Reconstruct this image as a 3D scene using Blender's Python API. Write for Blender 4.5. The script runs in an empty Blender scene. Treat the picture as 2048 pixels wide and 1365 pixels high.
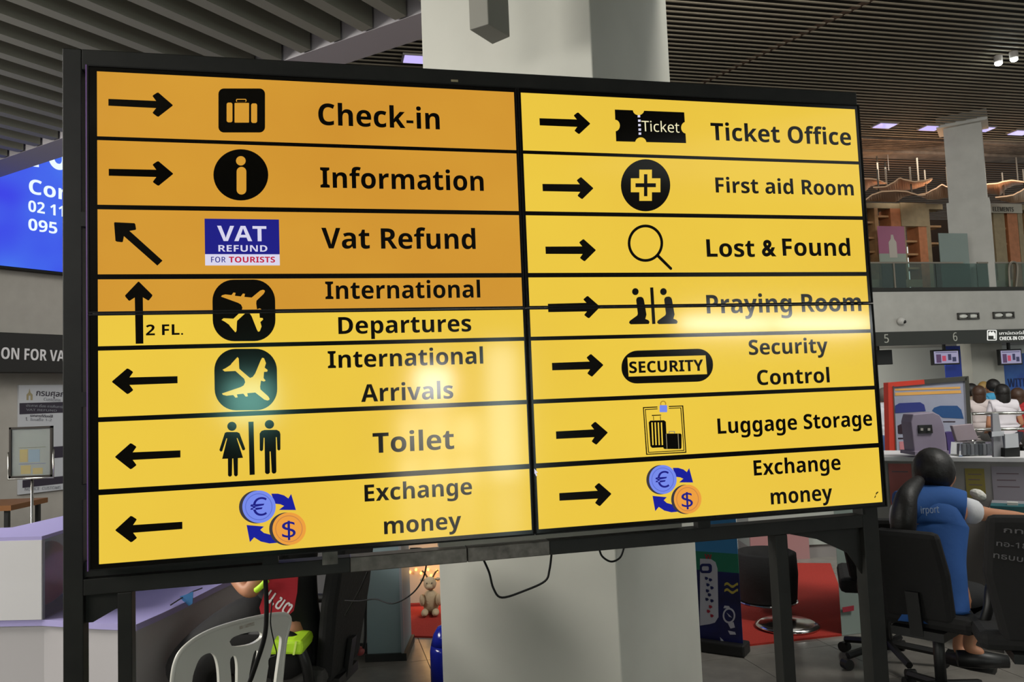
import bpy, bmesh, math, random
from mathutils import Vector, Matrix
random.seed(7)
C = bpy.context.scene.collection
# ---------------------------------------------------------------- camera
FPX, PITCH, ROLL, EYE = 1613.95, 0.0688314, -0.0397008, 1.6
_F = Vector((0, math.cos(PITCH), math.sin(PITCH))); _R0 = Vector((1, 0, 0)); _U0 = _R0.cross(_F)
RT = math.cos(ROLL)*_R0 + math.sin(ROLL)*_U0
UP = -math.sin(ROLL)*_R0 + math.cos(ROLL)*_U0
cam = bpy.data.cameras.new('camera'); cam.sensor_width = 36; cam.lens = FPX*36/2048; cam.clip_end = 200
camo = bpy.data.objects.new('camera', cam); C.objects.link(camo)
mw = Matrix((RT, UP, -_F)).transposed().to_4x4(); mw.translation = Vector((0, 0, EYE)); camo.matrix_world = mw
bpy.context.scene.camera = camo
# ---------------------------------------------------------------- world, exposure, fill lights
w = bpy.data.worlds.new('world'); bpy.context.scene.world = w; w.use_nodes = True
w.node_tree.nodes['Background'].inputs[0].default_value = (0.80, 0.84, 0.80, 1)
w.node_tree.nodes['Background'].inputs[1].default_value = 0.95
vs = bpy.context.scene.view_settings
vs.view_transform = 'Standard'; vs.look = 'None'; vs.gamma = 1; vs.exposure = 0.0; vs.use_curve_mapping = False
def area(loc, target, sx, sy, power, col=(1, 0.97, 0.9)):     # unseen area lights added to brighten the hall
    l = bpy.data.lights.new('fill_light', 'AREA'); l.shape = 'RECTANGLE'; l.size = sx; l.size_y = sy; l.energy = power; l.color = col
    o = bpy.data.objects.new('fill_light', l); C.objects.link(o); o.location = loc
    o.rotation_euler = (Vector(target)-Vector(loc)).to_track_quat('-Z', 'Y').to_euler(); return o
area((-4.0, -2.5, 3.8), (-0.5, 5.0, 1.8), 5.0, 2.0, 230)
area((-5.6, 3.0, 3.6), (-0.3, 4.2, 0.8), 2.5, 1.5, 400)
l_c = area((5.5, -2.0, 6.5), (0.9, 4.3, 2.0), 2.0, 2.0, 330); l_c.data.spread = math.radians(45)
area((6.0, 2.0, 7.9), (5.5, 16, 3.0), 4, 3, 900)
area((3.5, 12.0, 8.0), (4.5, 17.0, 0.0), 5, 2, 110)
area((11.5, 22.7, 7.9), (12.1, 24.6, 4.5), 7, 1.0, 230, (1, 0.90, 0.78))
area((3.6, 20.0, 2.32), (2.9, 23.2, 1.3), 9, .5, 70)
area((9.0, 21.3, 2.32), (8.3, 24.5, 1.3), 6, .5, 60)

# ---------------------------------------------------------------- helpers
def lin(c):
    return tuple((x/12.92 if x <= .04045 else ((x+.055)/1.055)**2.4) for x in [v/255 for v in c])
MATS = {}
def mat(name, c, rough=.55, metal=0, emit=0, noise=0, nscale=8, bump=0, trans=0, spec=.5, ior=1.45, c2=None):
    if name in MATS: return MATS[name]
    m = bpy.data.materials.new(name); m.use_nodes = True; nt = m.node_tree; b = nt.nodes['Principled BSDF']
    col = lin(c)
    b.inputs['Base Color'].default_value = (*col, 1) if not emit else (0.004, 0.004, 0.004, 1)
    b.inputs['Roughness'].default_value = rough; b.inputs['Metallic'].default_value = metal
    b.inputs['Specular IOR Level'].default_value = spec; b.inputs['IOR'].default_value = ior
    b.inputs['Transmission Weight'].default_value = trans
    if emit:
        b.inputs['Emission Color'].default_value = (*col, 1); b.inputs['Emission Strength'].default_value = emit
    if noise or bump:
        tc = nt.nodes.new('ShaderNodeTexCoord'); n = nt.nodes.new('ShaderNodeTexNoise'); n.inputs['Scale'].default_value = nscale
        n.inputs['Detail'].default_value = 4
        nt.links.new(tc.outputs['Object'], n.inputs['Vector'])
        if noise:
            r = nt.nodes.new('ShaderNodeValToRGB')
            d = lin(c2) if c2 else tuple(x*(1-noise) for x in col)
            e = col if c2 else tuple(min(1, x*(1+noise*.5)) for x in col)
            r.color_ramp.elements[0].position = .3; r.color_ramp.elements[1].position = .7
            r.color_ramp.elements[0].color = (*d, 1); r.color_ramp.elements[1].color = (*e, 1)
            nt.links.new(n.outputs['Fac'], r.inputs['Fac'])
            nt.links.new(r.outputs['Color'], b.inputs['Emission Color' if emit else 'Base Color'])
        if bump:
            bp_ = nt.nodes.new('ShaderNodeBump'); bp_.inputs['Strength'].default_value = bump; bp_.inputs['Distance'].default_value = .01
            nt.links.new(n.outputs['Fac'], bp_.inputs['Height']); nt.links.new(bp_.outputs['Normal'], b.inputs['Normal'])
    MATS[name] = m; return m
def ray(px, py):
    d = _F + RT*((px-1024)/FPX) - UP*((py-682.5)/FPX); return d/d.y
def P3(px, py, Y):
    return Vector((0, 0, EYE)) + ray(px, py)*Y
class Fr:                                   # a frame turned about z: x right, y away, z up
    def __init__(s, deg):
        a = math.radians(deg); s.a = a; s.x = Vector((math.cos(a), math.sin(a), 0)); s.y = Vector((-math.sin(a), math.cos(a), 0))
    def w(s, x, y, z=0): return s.x*x + s.y*y + Vector((0, 0, z))
    def l(s, p): return Vector((p.dot(s.x), p.dot(s.y), p.z))
    def pix(s, px, py, y):                  # point on the vertical plane at distance y
        d = ray(px, py); t = y/d.dot(s.y); p = d*t; return p.dot(s.x), p.z+EYE
    def pz(s, px, py, z):
        d = ray(px, py); t = (z-EYE)/d.z; p = d*t; return p.dot(s.x), p.dot(s.y)
G = Fr(13.437); E = Fr(-32.5); N = Fr(0)
def box(bm, fr, x0, x1, y0, y1, z0, z1):
    v = [bm.verts.new(fr.w(x, y, z)) for z in (z0, z1) for x, y in ((x0, y0), (x1, y0), (x1, y1), (x0, y1))]
    for f in ((0, 3, 2, 1), (4, 5, 6, 7), (0, 1, 5, 4), (1, 2, 6, 5), (2, 3, 7, 6), (3, 0, 4, 7)): bm.faces.new([v[i] for i in f])
    return v
def bx(fr, *a):
    bm = bmesh.new(); box(bm, fr, *a); return bm
def prism(pts, d):                          # polygon of world points pushed along d
    bm = bmesh.new(); a = [bm.verts.new(p) for p in pts]; b = [bm.verts.new(Vector(p)+Vector(d)) for p in pts]
    bm.faces.new(a[::-1]); bm.faces.new(b); n = len(a)
    for i in range(n): bm.faces.new((a[i], a[(i+1) % n], b[(i+1) % n], b[i]))
    bmesh.ops.recalc_face_normals(bm, faces=bm.faces); return bm
def tube(pts, r, bm=None, n=8, radii=None):
    bm = bm or bmesh.new(); pts = [Vector(p) for p in pts]; rings = []; up = None
    for i, p in enumerate(pts):
        t = (pts[min(i+1, len(pts)-1)]-pts[max(i-1, 0)]).normalized()
        if up is None: up = Vector((0, 0, 1)) if abs(t.z) < .9 else Vector((1, 0, 0))
        a = t.cross(up).normalized(); b = a.cross(t).normalized(); up = b
        rr = radii[i] if radii else r
        rings.append([bm.verts.new(p+(a*math.cos(k*2*math.pi/n)+b*math.sin(k*2*math.pi/n))*rr) for k in range(n)])
    for i in range(len(rings)-1):
        for k in range(n): bm.faces.new((rings[i][k], rings[i][(k+1) % n], rings[i+1][(k+1) % n], rings[i+1][k]))
    bm.faces.new(rings[0][::-1]); bm.faces.new(rings[-1])
    bmesh.ops.recalc_face_normals(bm, faces=bm.faces); return bm
def smooth_path(pts, k=6):
    pts = [Vector(p) for p in pts]; out = []
    for i in range(len(pts)-1):
        a, b, c, d = pts[max(i-1, 0)], pts[i], pts[i+1], pts[min(i+2, len(pts)-1)]
        for j in range(k):
            t = j/k; out.append(.5*((2*b)+(c-a)*t+(2*a-5*b+4*c-d)*t*t+(3*b-a-3*c+d)*t**3))
    out.append(pts[-1]); return out
def lathe(prof, c, n=24, bm=None):
    bm = bm or bmesh.new(); rings = []
    for r, z in prof:
        rings.append([bm.verts.new(Vector(c)+Vector((r*math.cos(k*2*math.pi/n), r*math.sin(k*2*math.pi/n), z))) for k in range(n)])
    for i in range(len(rings)-1):
        for k in range(n): bm.faces.new((rings[i][k], rings[i][(k+1) % n], rings[i+1][(k+1) % n], rings[i+1][k]))
    bm.faces.new(rings[0][::-1]); bm.faces.new(rings[-1]); bmesh.ops.recalc_face_normals(bm, faces=bm.faces); return bm
def blob(c, r, bm=None, sub=3, rot=None):
    bm = bm or bmesh.new(); q = bmesh.ops.create_icosphere(bm, subdivisions=sub, radius=1)
    M = Matrix.Translation(Vector(c)) @ (rot or Matrix()) @ Matrix.Diagonal((*r, 1))
    bmesh.ops.transform(bm, matrix=M, verts=q['verts']); return bm
def thing(name, label, cat, loc, rotz=0, group=None, kind=None):
    o = bpy.data.objects.new(name, None); C.objects.link(o); o.empty_display_size = .1
    o.matrix_world = Matrix.Translation(Vector(loc)) @ Matrix.Rotation(rotz, 4, 'Z')
    o.location = loc; o.rotation_euler = (0, 0, rotz)
    o['label'] = label; o['category'] = cat
    if group: o['group'] = group
    if kind: o['kind'] = kind
    return o
def root_m(o):
    m = Matrix()
    while o: m = (Matrix.Translation(o.location) @ Matrix.Rotation(o.rotation_euler.z, 4, 'Z')) @ m; o = o.parent
    return m
def obj(name, bm, m, parent=None, local=False, smooth=False, bevel=0, label=None, kind=None, origin=None):
    if isinstance(bm, bpy.types.Mesh): me = bm
    else:
        me = bpy.data.meshes.new(name); bm.normal_update(); bm.to_mesh(me); bm.free()
    o = bpy.data.objects.new(name, me); C.objects.link(o); me.materials.clear(); me.materials.append(m)
    if parent:
        o.parent = parent
        if not local: me.transform(root_m(parent).inverted())
    elif origin is not None:
        me.transform(Matrix.Translation(-Vector(origin))); o.location = origin
    if smooth:
        for p in me.polygons: p.use_smooth = True
    if bevel:
        b = o.modifiers.new('bevel', 'BEVEL'); b.width = bevel; b.segments = 2; b.limit_method = 'ANGLE'
    if label: o['label'] = label
    if kind: o['kind'] = kind
    return o
def solo(name, bm, m, label, cat, origin=(0, 0, 0), group=None, **k):
    o = obj(name, bm, m, origin=origin, **k); o['label'] = label; o['category'] = cat
    if group: o['group'] = group
    return o
def to_mesh(cu, name):
    t = bpy.data.objects.new('tmp', cu); C.objects.link(t); dg = bpy.context.evaluated_depsgraph_get()
    me = bpy.data.meshes.new_from_object(t.evaluated_get(dg)); bpy.data.objects.remove(t); bpy.data.curves.remove(cu); me.name = name; return me
def shape(loops, fr, y, th=.0006):
    """flat shape from (x,z) loops (holes by even-odd) standing in frame plane y, thickness th towards the viewer"""
    cu = bpy.data.curves.new('s', 'CURVE'); cu.dimensions = '2D'; cu.fill_mode = 'BOTH'; cu.extrude = th/2
    for lp in loops:
        s = cu.splines.new('POLY'); s.points.add(len(lp)-1); s.use_cyclic_u = True
        for i, (a, b) in enumerate(lp): s.points[i].co = (a, b, 0, 1)
    me = to_mesh(cu, 's')
    for v in me.vertices: a, b, c = v.co; v.co = fr.w(a, y-c-th/2, b)
    return me
def join(mes):
    bm = bmesh.new()
    for m in mes: bm.from_mesh(m)
    bmesh.ops.recalc_face_normals(bm, faces=bm.faces)
    return bm
def sans(s, bold):
    o = ''
    for ch in s:
        if 'A' <= ch <= 'Z': o += chr((0x1D5D4 if bold else 0x1D5A0)+ord(ch)-65)
        elif 'a' <= ch <= 'z': o += chr((0x1D5EE if bold else 0x1D5BA)+ord(ch)-97)
        elif '0' <= ch <= '9': o += chr((0x1D7EC if bold else 0x1D7E2)+ord(ch)-48)
        else: o += ch
    return o
def text(s, fr, y, a, b, cap, bold=.02, th=.0006):
    """text whose ink runs from baseline point a to b (x,z in the frame), cap height cap"""
    cu = bpy.data.curves.new('t', 'FONT'); bb = bold >= .015; cu.body = sans(s, bb); bold = bold-.033 if bb else bold
    cu.size = 1; cu.offset = bold; cu.extrude = .01; cu.resolution_u = 4
    me = to_mesh(cu, 't')
    if not me.vertices: return me
    xs = [v.co.x for v in me.vertices]; x0, x1 = min(xs), max(xs)
    d = Vector((b[0]-a[0], b[1]-a[1])); u = d.normalized(); v_ = Vector((-u.y, u.x)); sx = d.length/(x1-x0); sy = cap/(CAPH+2*bold)
    for v in me.vertices:
        p = Vector(a)+u*((v.co.x-x0)*sx)+v_*((v.co.y+bold)*sy)
        v.co = fr.w(p.x, y-th/2-(v.co.z/.01)*th/2, p.y)
    return me
_c = bpy.data.curves.new('t', 'FONT'); _c.body = chr(0x1D5D4+7); _c.size = 1; _m = to_mesh(_c, 't'); CAPH = max(v.co.y for v in _m.vertices)
def ell(cx, cy, rx, ry, n=32): return [(cx+rx*math.cos(i*2*math.pi/n), cy+ry*math.sin(i*2*math.pi/n)) for i in range(n)]
def rrect(x0, y0, x1, y1, r, n=6):
    o = []
    for cx, cy, a in ((x1-r, y0+r, -90), (x1-r, y1-r, 0), (x0+r, y1-r, 90), (x0+r, y0+r, 180)):
        for i in range(n+1): t = math.radians(a+90*i/n); o.append((cx+r*math.cos(t), cy+r*math.sin(t)))
    return o

# ---------------------------------------------------------------- materials
YEL_D = mat('screen_amber', (216, 157, 52), .10, emit=.97, noise=1, c2=(206, 143, 46), nscale=1.6)
YEL = mat('screen_yellow', (241, 205, 68), .10, emit=.97, noise=1, c2=(236, 196, 66), nscale=1.6)
SCR_BLK = mat('screen_black', (10, 8, 6), .12)
INK = mat('screen_ink', (12, 9, 5), .10)
def em(name, c, s=1): return mat(name, c, .10, emit=s)
NAVY = em('screen_navy', (28, 28, 130)); WHT = em('screen_white', (215, 212, 235)); REDT = em('screen_red', (190, 25, 60))
COINB = em('screen_coin_blue', (118, 138, 235)); COINO = em('screen_coin_orange', (236, 158, 62)); COINE = em('screen_coin_edge', (60, 55, 60)); DBL = em('screen_blue', (22, 28, 150))
COINR = em('screen_coin_ring', (200, 130, 70)); COINR2 = em('screen_coin_ring_blue', (95, 112, 205))
STEEL = mat('painted_black_steel', (27, 27, 24), .5, noise=.5, nscale=14, c2=(19, 19, 17), spec=.35)
STEEL_W = mat('worn_bare_steel', (98, 93, 88), .35, metal=.5, noise=1, nscale=25, c2=(60, 56, 52))
BEZ = mat('bezel_plastic', (10, 10, 10), .55, spec=.25)
CHROME = mat('chrome', (190, 188, 184), .15, metal=1)
BLACK = mat('black_plastic', (22, 22, 22), .45)
BLACKF = mat('black_fabric', (17, 16, 16), .85, bump=.2, nscale=60)
WHITE = mat('white_plaster', (190, 188, 182), .7, noise=.08, nscale=3)
PLASTER = mat('column_paint', (186, 185, 176), .65, noise=.07, nscale=2.5)
SLAT = mat('slat_paint', (150, 140, 122), .6)
SLAT2 = mat('slat_brown', (120, 92, 70), .6)
DECK = mat('deck_dark', (26, 20, 14), .9)
DECK2 = mat('deck_brown', (64, 44, 32), .9)
BAF = mat('baffle_paint', (118, 118, 108), .6)
SOF = mat('soffit_paint', (150, 146, 150), .7)
WOOD = mat('shop_wood', (178, 138, 96), .55, noise=.25, nscale=5)
WOODP = mat('shop_wood_pale', (150, 134, 104), .6, noise=.15, nscale=6)
WOODR = mat('shop_wood_red', (180, 115, 75), .55, noise=.2, nscale=6)
GLASS = mat('balustrade_glass', (150, 176, 170), .03, trans=.92, ior=1.3)
ACRYL = mat('acrylic', (235, 238, 240), .03, trans=.95, ior=1.3)
CNT = mat('counter_white', (196, 194, 196), .5)
LAV = mat('counter_lavender', (160, 152, 200), .45)
SKIN = mat('skin', (170, 118, 88), .55); HAIR = mat('black_hair', (16, 12, 10), .5, bump=.3, nscale=40)
HAIRB = mat('brown_hair', (62, 40, 26), .5, bump=.3, nscale=40)
def cloth(n, c): return mat(n, c, .8, bump=.25, nscale=20)

# ================================================================ SETTING
# floor
fl = obj('floor', bx(N, -14, 30, -9, 45, -.3, -.012), mat('floor_joint', (60, 58, 55), .7)); fl['kind'] = 'structure'
TM = mat('floor_tile', (118, 114, 108), .22, noise=.18, nscale=7)
tb = bx(N, -.298, .298, -.298, .298, -.012, 0); tme = bpy.data.meshes.new('tile'); tb.to_mesh(tme); tb.free(); tme.materials.append(TM)
for i in range(-8, 9):
    for j in range(4, 17):
        p = G.w(i*.6+.9, j*.6)
        o = bpy.data.objects.new('floor_tile', tme); C.objects.link(o); o.parent = fl; o.location = p; o.rotation_euler = (0, 0, G.a)
def rest_floor():
    bm = bmesh.new(); x0, x1, y0, y1 = -8*.6+.6, 8*.6+1.2, 4*.6-.3, 16*.6+.3
    box(bm, G, -14, x0, -9, 40, -.012, 0); box(bm, G, x1, 26, -9, 40, -.012, 0); box(bm, G, x0, x1, -9, y0, -.012, 0); box(bm, G, x0, x1, y1, 40, -.012, 0)
    return bm
obj('floor_finish', rest_floor(), TM, fl)
# main ceiling: dark deck with slats hung under it
ce = obj('ceiling', bx(G, -18, 30, 7, 45, 8.72, 8.9), DECK); ce['kind'] = 'structure'
def slat_mesh(L):
    bm = bx(N, 0, L, -.022, .022, 0, .02); me = bpy.data.meshes.new('slat'); bm.to_mesh(me); bm.free(); me.materials.append(SLAT); return me
jf = math.tan(math.radians(4.3+13.437))
sA = {}
y = 9.0
while y < 19.3:
    ja, _jy = G.l(Vector((6.81, 14.16, 0))).xy; js = ja - (y-_jy)*jf
    for x0, L in ((js-22, 21.97), (js+.03, 18)):
        if L not in sA: sA[L] = slat_mesh(L)
        o = bpy.data.objects.new('slat', sA[L]); C.objects.link(o); o.parent = ce
        p = G.w(x0, y, 8.5); o.location = p; o.rotation_euler = (0, 0, G.a)
    y += .182
a = G.l(Vector((6.81, 14.16, 0)))
bm = bmesh.new(); q = [G.w(a.x-(yy-a.y)*jf+dx, yy, z) for z in (8.515, 8.56) for yy, dx in ((8.9, -.05), (8.9, .05), (19.3, .05), (19.3, -.05))]
v = [bm.verts.new(p) for p in q]
for f in ((0, 3, 2, 1), (4, 5, 6, 7), (0, 1, 5, 4), (1, 2, 6, 5), (2, 3, 7, 6), (3, 0, 4, 7)): bm.faces.new([v[i] for i in f])
obj('carrier_rail', bm, mat('carrier', (92, 72, 58), .7), ce)
bm = bmesh.new()
box(bm, G, -16, 28, 19.35, 19.45, 8.46, 8.6); box(bm, G, -16, 28, 20.3, 20.9, 8.40, 8.5)
for k in range(5): box(bm, G, -16, 28, 19.55+k*.15, 19.6+k*.15, 8.47, 8.5)
obj('ceiling_beam', bm, mat('dusty_beam', (120, 106, 94), .8, noise=.4, nscale=3), ce)
bm = bmesh.new(); y = 21.1
while y < 40: box(bm, G, -16, 28, y, y+.085, 8.42, 8.44); y += .24
obj('far_slats', bm, SLAT2, ce, kind='stuff')
obj('far_deck', bx(G, -18, 30, 20.9, 44.5, 8.6, 8.7), DECK2, ce)
bwall = obj('wall_far', bx(G, -18, 30, 43.5, 43.8, 0, 8.6), mat('far_wall', (96, 74, 56), .8)); bwall['kind'] = 'structure'
# soffit with deep baffles over the left
S = Fr(-31.0)
bo_ = S.l(Vector((-1.12, 5.58, 0))).y-.1
sf = obj('ceiling_soffit', bx(S, -14, 5.2, -6.0, bo_, 4.34, 4.45), mat('soffit_deck', (70, 68, 66), .8)); sf['kind'] = 'structure'
end = S.l(Vector((-1.09, 5.2, 0))); sf.data.transform(Matrix.Translation(S.w(0, 0)))
bmf = bx(N, -.045, .045, -7.0, 0, 0, .26); bme = bpy.data.meshes.new('baffle'); bmf.to_mesh(bme); bmf.free(); bme.materials.append(BAF)
for k in range(-26, 20):
    o = bpy.data.objects.new('baffle', bme); C.objects.link(o); o.parent = sf
    o.location = S.w(end.x+k*.275, end.y, 4.0); o.rotation_euler = (0, 0, S.a)
bo = S.l(Vector((-1.12, 5.58, 0))).y
t1 = obj('trim_1', bx(S, -18, 5.2, end.y+.02, bo, 4.0, 4.9), SOF); t1['kind'] = 'structure'
# the hanging box beside the column
hb = [P3(px, py, d*1.15) for px, py, d in ((939, 60, 2.985), (977, 48, 2.942), (1020, 74, 3.059), (985, 89, 3.12))]
zb = sum(p.z for p in hb)/4
for p in hb: p.z = zb
solo('hanging_duct', prism(hb, (0, 0, 4.3-zb)), mat('duct_grey', (128, 126, 118), .6), 'grey square duct stub hanging down in front of the large column', 'duct', hb[0], bevel=.004)
# column
cw = .985; cp = ray(1217, 800)*3.6; cc = E.l(cp)
col = obj('column', bx(E, cc.x-cw, cc.x, cc.y, cc.y+cw, 0, 8.7), PLASTER, bevel=.006); col['kind'] = 'structure'
for px, py in ((932, 1134), (898, 1192), (938, 1215), (1237, 1308), (1262, 1236)): pass
# left wall
wp = E.l(Vector((-5.07, 8.5, 0)))
LW = Fr(-32.5-90+180)     # x axis runs along the wall, away to the right
lw0 = LW.l(ray(60, 700)*8.5).y
wl = obj('wall_left', bx(LW, -2, 12.5, lw0, lw0+.25, 0, 5.6), mat('left_wall', (148, 144, 138), .7, noise=.06)); wl['kind'] = 'structure'
def lw(px, py): return LW.pix(px, py, lw0)
xa, za = lw(0, 541); xb, zb2 = lw(127, 551); xr = xb+2.6
zs = (za+zb2)/2
lb = thing('lightbox_sign', 'glowing blue lightbox with white phone numbers high on the left wall', 'sign', LW.w(xa, lw0, zs), LW.a)
obj('box', bx(LW, xa-1.0, xr, lw0-.13, lw0-.02, zs, zs+2.6), BEZ, lb)
LBB = mat('lightbox_blue', (44, 62, 238), .3, emit=1.0)
nt = LBB.node_tree; tc = nt.nodes.new('ShaderNodeTexCoord'); nz = nt.nodes.new('ShaderNodeTexNoise'); nz.inputs['Scale'].default_value = .9
rp = nt.nodes.new('ShaderNodeValToRGB'); rp.color_ramp.elements[0].position = .38; rp.color_ramp.elements[1].position = .62
rp.color_ramp.elements[0].color = (*lin((36, 40, 226)), 1); rp.color_ramp.elements[1].color = (*lin((60, 110, 236)), 1)
nt.links.new(tc.outputs['Object'], nz.inputs['Vector']); nt.links.new(nz.outputs['Fac'], rp.inputs['Fac']); nt.links.new(rp.outputs['Color'], nt.nodes['Principled BSDF'].inputs['Emission Color'])
obj('face', bx(LW, xa-.98, xr-.02, lw0-.14, lw0-.13, zs+.02, zs+2.58), LBB, lb)
LWH = em('lightbox_white', (225, 238, 255), 1.1)
def lbt(s, p0, p1, top, bold=.03, name='lettering'):
    a = lw(*p0); b = lw(*p1); t = lw(*top); obj(name, join([text(s, LW, lw0-.14, a, b, t[1]-a[1], bold, .004)]), LWH, lb)
lbt('ro', (52, 338), (124, 346), (52, 268), .035); lbt('Cont', (44, 391), (146, 410), (44, 362)); lbt('02 114', (43, 427), (134, 441), (43, 405)); lbt('095 4', (43, 464), (130, 476), (43, 441))
za1 = (lw(0, 668)[1]+lw(127, 678)[1])/2; za2 = (lw(0, 745)[1]+lw(127, 749)[1])/2
fs = thing('fascia_sign', 'black fascia board with white capitals running along the left wall', 'sign', LW.w(xa, lw0, za2), LW.a)
obj('board', bx(LW, xa-1.2, xr, lw0-.3, lw0, za2, za1), mat('fascia_black', (18, 16, 15), .5), fs)
FW = mat('fascia_lettering', (196, 194, 198), .5)
def fsp(px, py): return LW.pix(px, py, lw0-.3)
a = fsp(2, 718); b = fsp(141, 724); t = fsp(2, 695); obj('lettering', join([text('ON FOR VAT', LW, lw0-.3, a, b, t[1]-a[1], .03, .006)]), FW, fs)
# wall notice
x0, z1 = lw(35, 771); x1, _ = lw(150, 775); _, z0 = lw(35, 990)
po = thing('wall_notice', 'white customs notice board with a black band fixed to the left wall', 'notice', LW.w(x0, lw0, z0), LW.a)
obj('panel', bx(LW, x0, x1, lw0-.03, lw0, z0, z1), mat('notice_white', (168, 170, 176), .4), po)
ND = mat('notice_ink', (38, 32, 46), .5); NG = mat('notice_grey_ink', (120, 122, 130), .5); NGo = mat('notice_gold', (136, 126, 96), .5)
def band(p, q, m, name='printed_band', dy=.032):
    a = lw(*p); b = lw(*q); obj(name, bx(LW, min(a[0], b[0]), max(a[0], b[0]), lw0-dy, lw0-.03, min(a[1], b[1]), max(a[1], b[1])), m, po)
band((36, 807), (124, 826), ND); band((42, 961), (127, 967), ND); band((92, 895), (127, 915), ND)
def nt_(s, p0, p1, top, m, bold=.0):
    a = lw(*p0); b = lw(*p1); t = lw(*top); obj('lettering', join([text(s, LW, lw0-.032, a, b, t[1]-a[1], bold, .002)]), m, po)
nt_('กรมศุลกากร', (69, 792), (150, 796), (69, 780), ND, .01); nt_('Customs', (84, 802), (118, 804), (84, 796), NG)
nt_('ประกาศ เรื่อง การคืนภาษี', (49, 814), (123, 817), (49, 809), NG); nt_('VAT REFUND', (49, 822), (110, 824), (49, 818), NG)
nt_('1.', (48, 842), (52, 842), (48, 835), ND); nt_('เอกสารที่ต้องใช้', (57, 834), (102, 836), (57, 829), ND); nt_('ใบเสร็จ 1-2', (57, 842), (100, 843), (57, 837), NG)
nt_('NOTICE  CUSTOMS', (46, 982), (118, 978), (46, 976), NG)
e_ = [lw(*q) for q in ((50, 801), (50, 790), (54, 786), (56, 778), (58, 786), (62, 790), (62, 801), (58, 801), (58, 792), (54, 792), (54, 801))]
obj('emblem', join([shape([e_], LW, lw0-.03, .002)]), NGo, po)
# ---------------------------------------------------------------- wall behind the camera, with added glowing panels that put glare on the glossy screens
wb = obj('wall_back', bx(N, -14, 17, -9, -8.7, 0, 6), mat('back_wall', (120, 118, 112), .7)); wb['kind'] = 'structure'
GLOW = mat('glare_glow', (225, 232, 235), .4, emit=2.4)
GLOWG = None
wr = obj('shade_wall_right', bx(N, 17, 17.3, -9, 11, 0, 6), mat('back_wall', (120, 118, 112), .7)); wr['kind'] = 'structure'  # unseen wall added to cut world light from the right
wn = 0
def glare_panel(x0, x1, z0, z1, m):
    global wn; wn += 1
    o = obj('glare_panel_%d' % wn, join_bm(x0, x1, z0, z1), BEZ); o['kind'] = 'structure'
    obj('pane', bx(N, x0+.04, x1-.04, -8.66, -8.65, z0+.04, z1-.04), m, o)
def join_bm(x0, x1, z0, z1):
    bm = bmesh.new(); y0, y1 = -8.7, -8.62
    box(bm, N, x0, x0+.04, y0, y1, z0, z1); box(bm, N, x1-.04, x1, y0, y1, z0, z1); box(bm, N, x0, x1, y0, y1, z0, z0+.04); box(bm, N, x0, x1, y0, y1, z1-.04, z1); return bm
def refl(px, py):       # where the screens mirror the view to, on the back wall
    x, z = G.pix(px, py, 2.357); p = G.w(x, 2.357, z); d = (p-Vector((0, 0, EYE))); n = -G.y; r = d-2*d.dot(n)*n
    t = (-8.65-p.y)/r.y; return p+r*t

# ================================================================ THE SIGN
SD = 2.357
def sp(px, py): return G.pix(px, py, SD)
U0, V0 = G.l(Vector((-1.11222, 2.15825, 0))).x, EYE+.9367     # yellow field's top-left corner
cx_, = (U0+1.19,)
sign = thing('video_wall', 'large black steel-framed video wall showing yellow airport direction signs', 'sign', G.w(U0+1.19, SD+.12, 0), G.a)
def up_(u, v): return U0+u, V0+v
PANELS = {}
for nm, u0, u1, v1, v0 in (('tl', -.023, 1.1885, .017, -.6685), ('tr', 1.1915, 2.401, .017, -.6685), ('bl', -.023, 1.1885, -.6715, -1.350), ('br', 1.1915, 2.401, -.6715, -1.350)):
    p = obj('display_panel', bx(G, U0+u0, U0+u1, SD, SD+.075, V0+v0, V0+v1), SCR_BLK, sign, bevel=.001); PANELS[nm] = p
    bm = bmesh.new(); t = .004
    for a in ((u0, u1, v1-t, v1), (u0, u1, v0, v0+t), (u0, u0+t, v0+t, v1-t), (u1-t, u1, v0+t, v1-t)): box(bm, G, U0+a[0], U0+a[1], SD-.003, SD+.0005, V0+a[2], V0+a[3])
    obj('bezel', bm, BEZ, p)
obj('edge_strip', bx(G, U0-.0265, U0-.0232, SD-.002, SD+.05, V0-1.350, V0+.017), mat('violet_strip', (120, 84, 150), .3), PANELS['bl'], label='violet metallic strip down the left edge')
rows = [(0, -.182), (-.193, -.372), (-.385, -.563), (-.577, -.758), (-.770, -.948), (-.961, -1.139), (-1.154, -1.334)]
def tile(pn, u0, u1, v1, v0, m): obj('yellow_field', bx(G, U0+u0, U0+u1, SD-.0008, SD+.0002, V0+v0, V0+v1), m, PANELS[pn])
for k, (v1, v0) in enumerate(rows):
    for side, (u0, u1) in (('l', (.002, 1.1805)), ('r', (1.2025, 2.384))):
        mt = YEL_D if side == 'l' else YEL
        if k < 3: tile('t'+side, u0, u1, v1, v0, mt)
        elif k > 3: tile('b'+side, u0, u1, v1, v0, YEL)
        else: tile('t'+side, u0, u1, v1, -.6645, mt); tile('b'+side, u0, u1, -.6755, v0, YEL)
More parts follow.
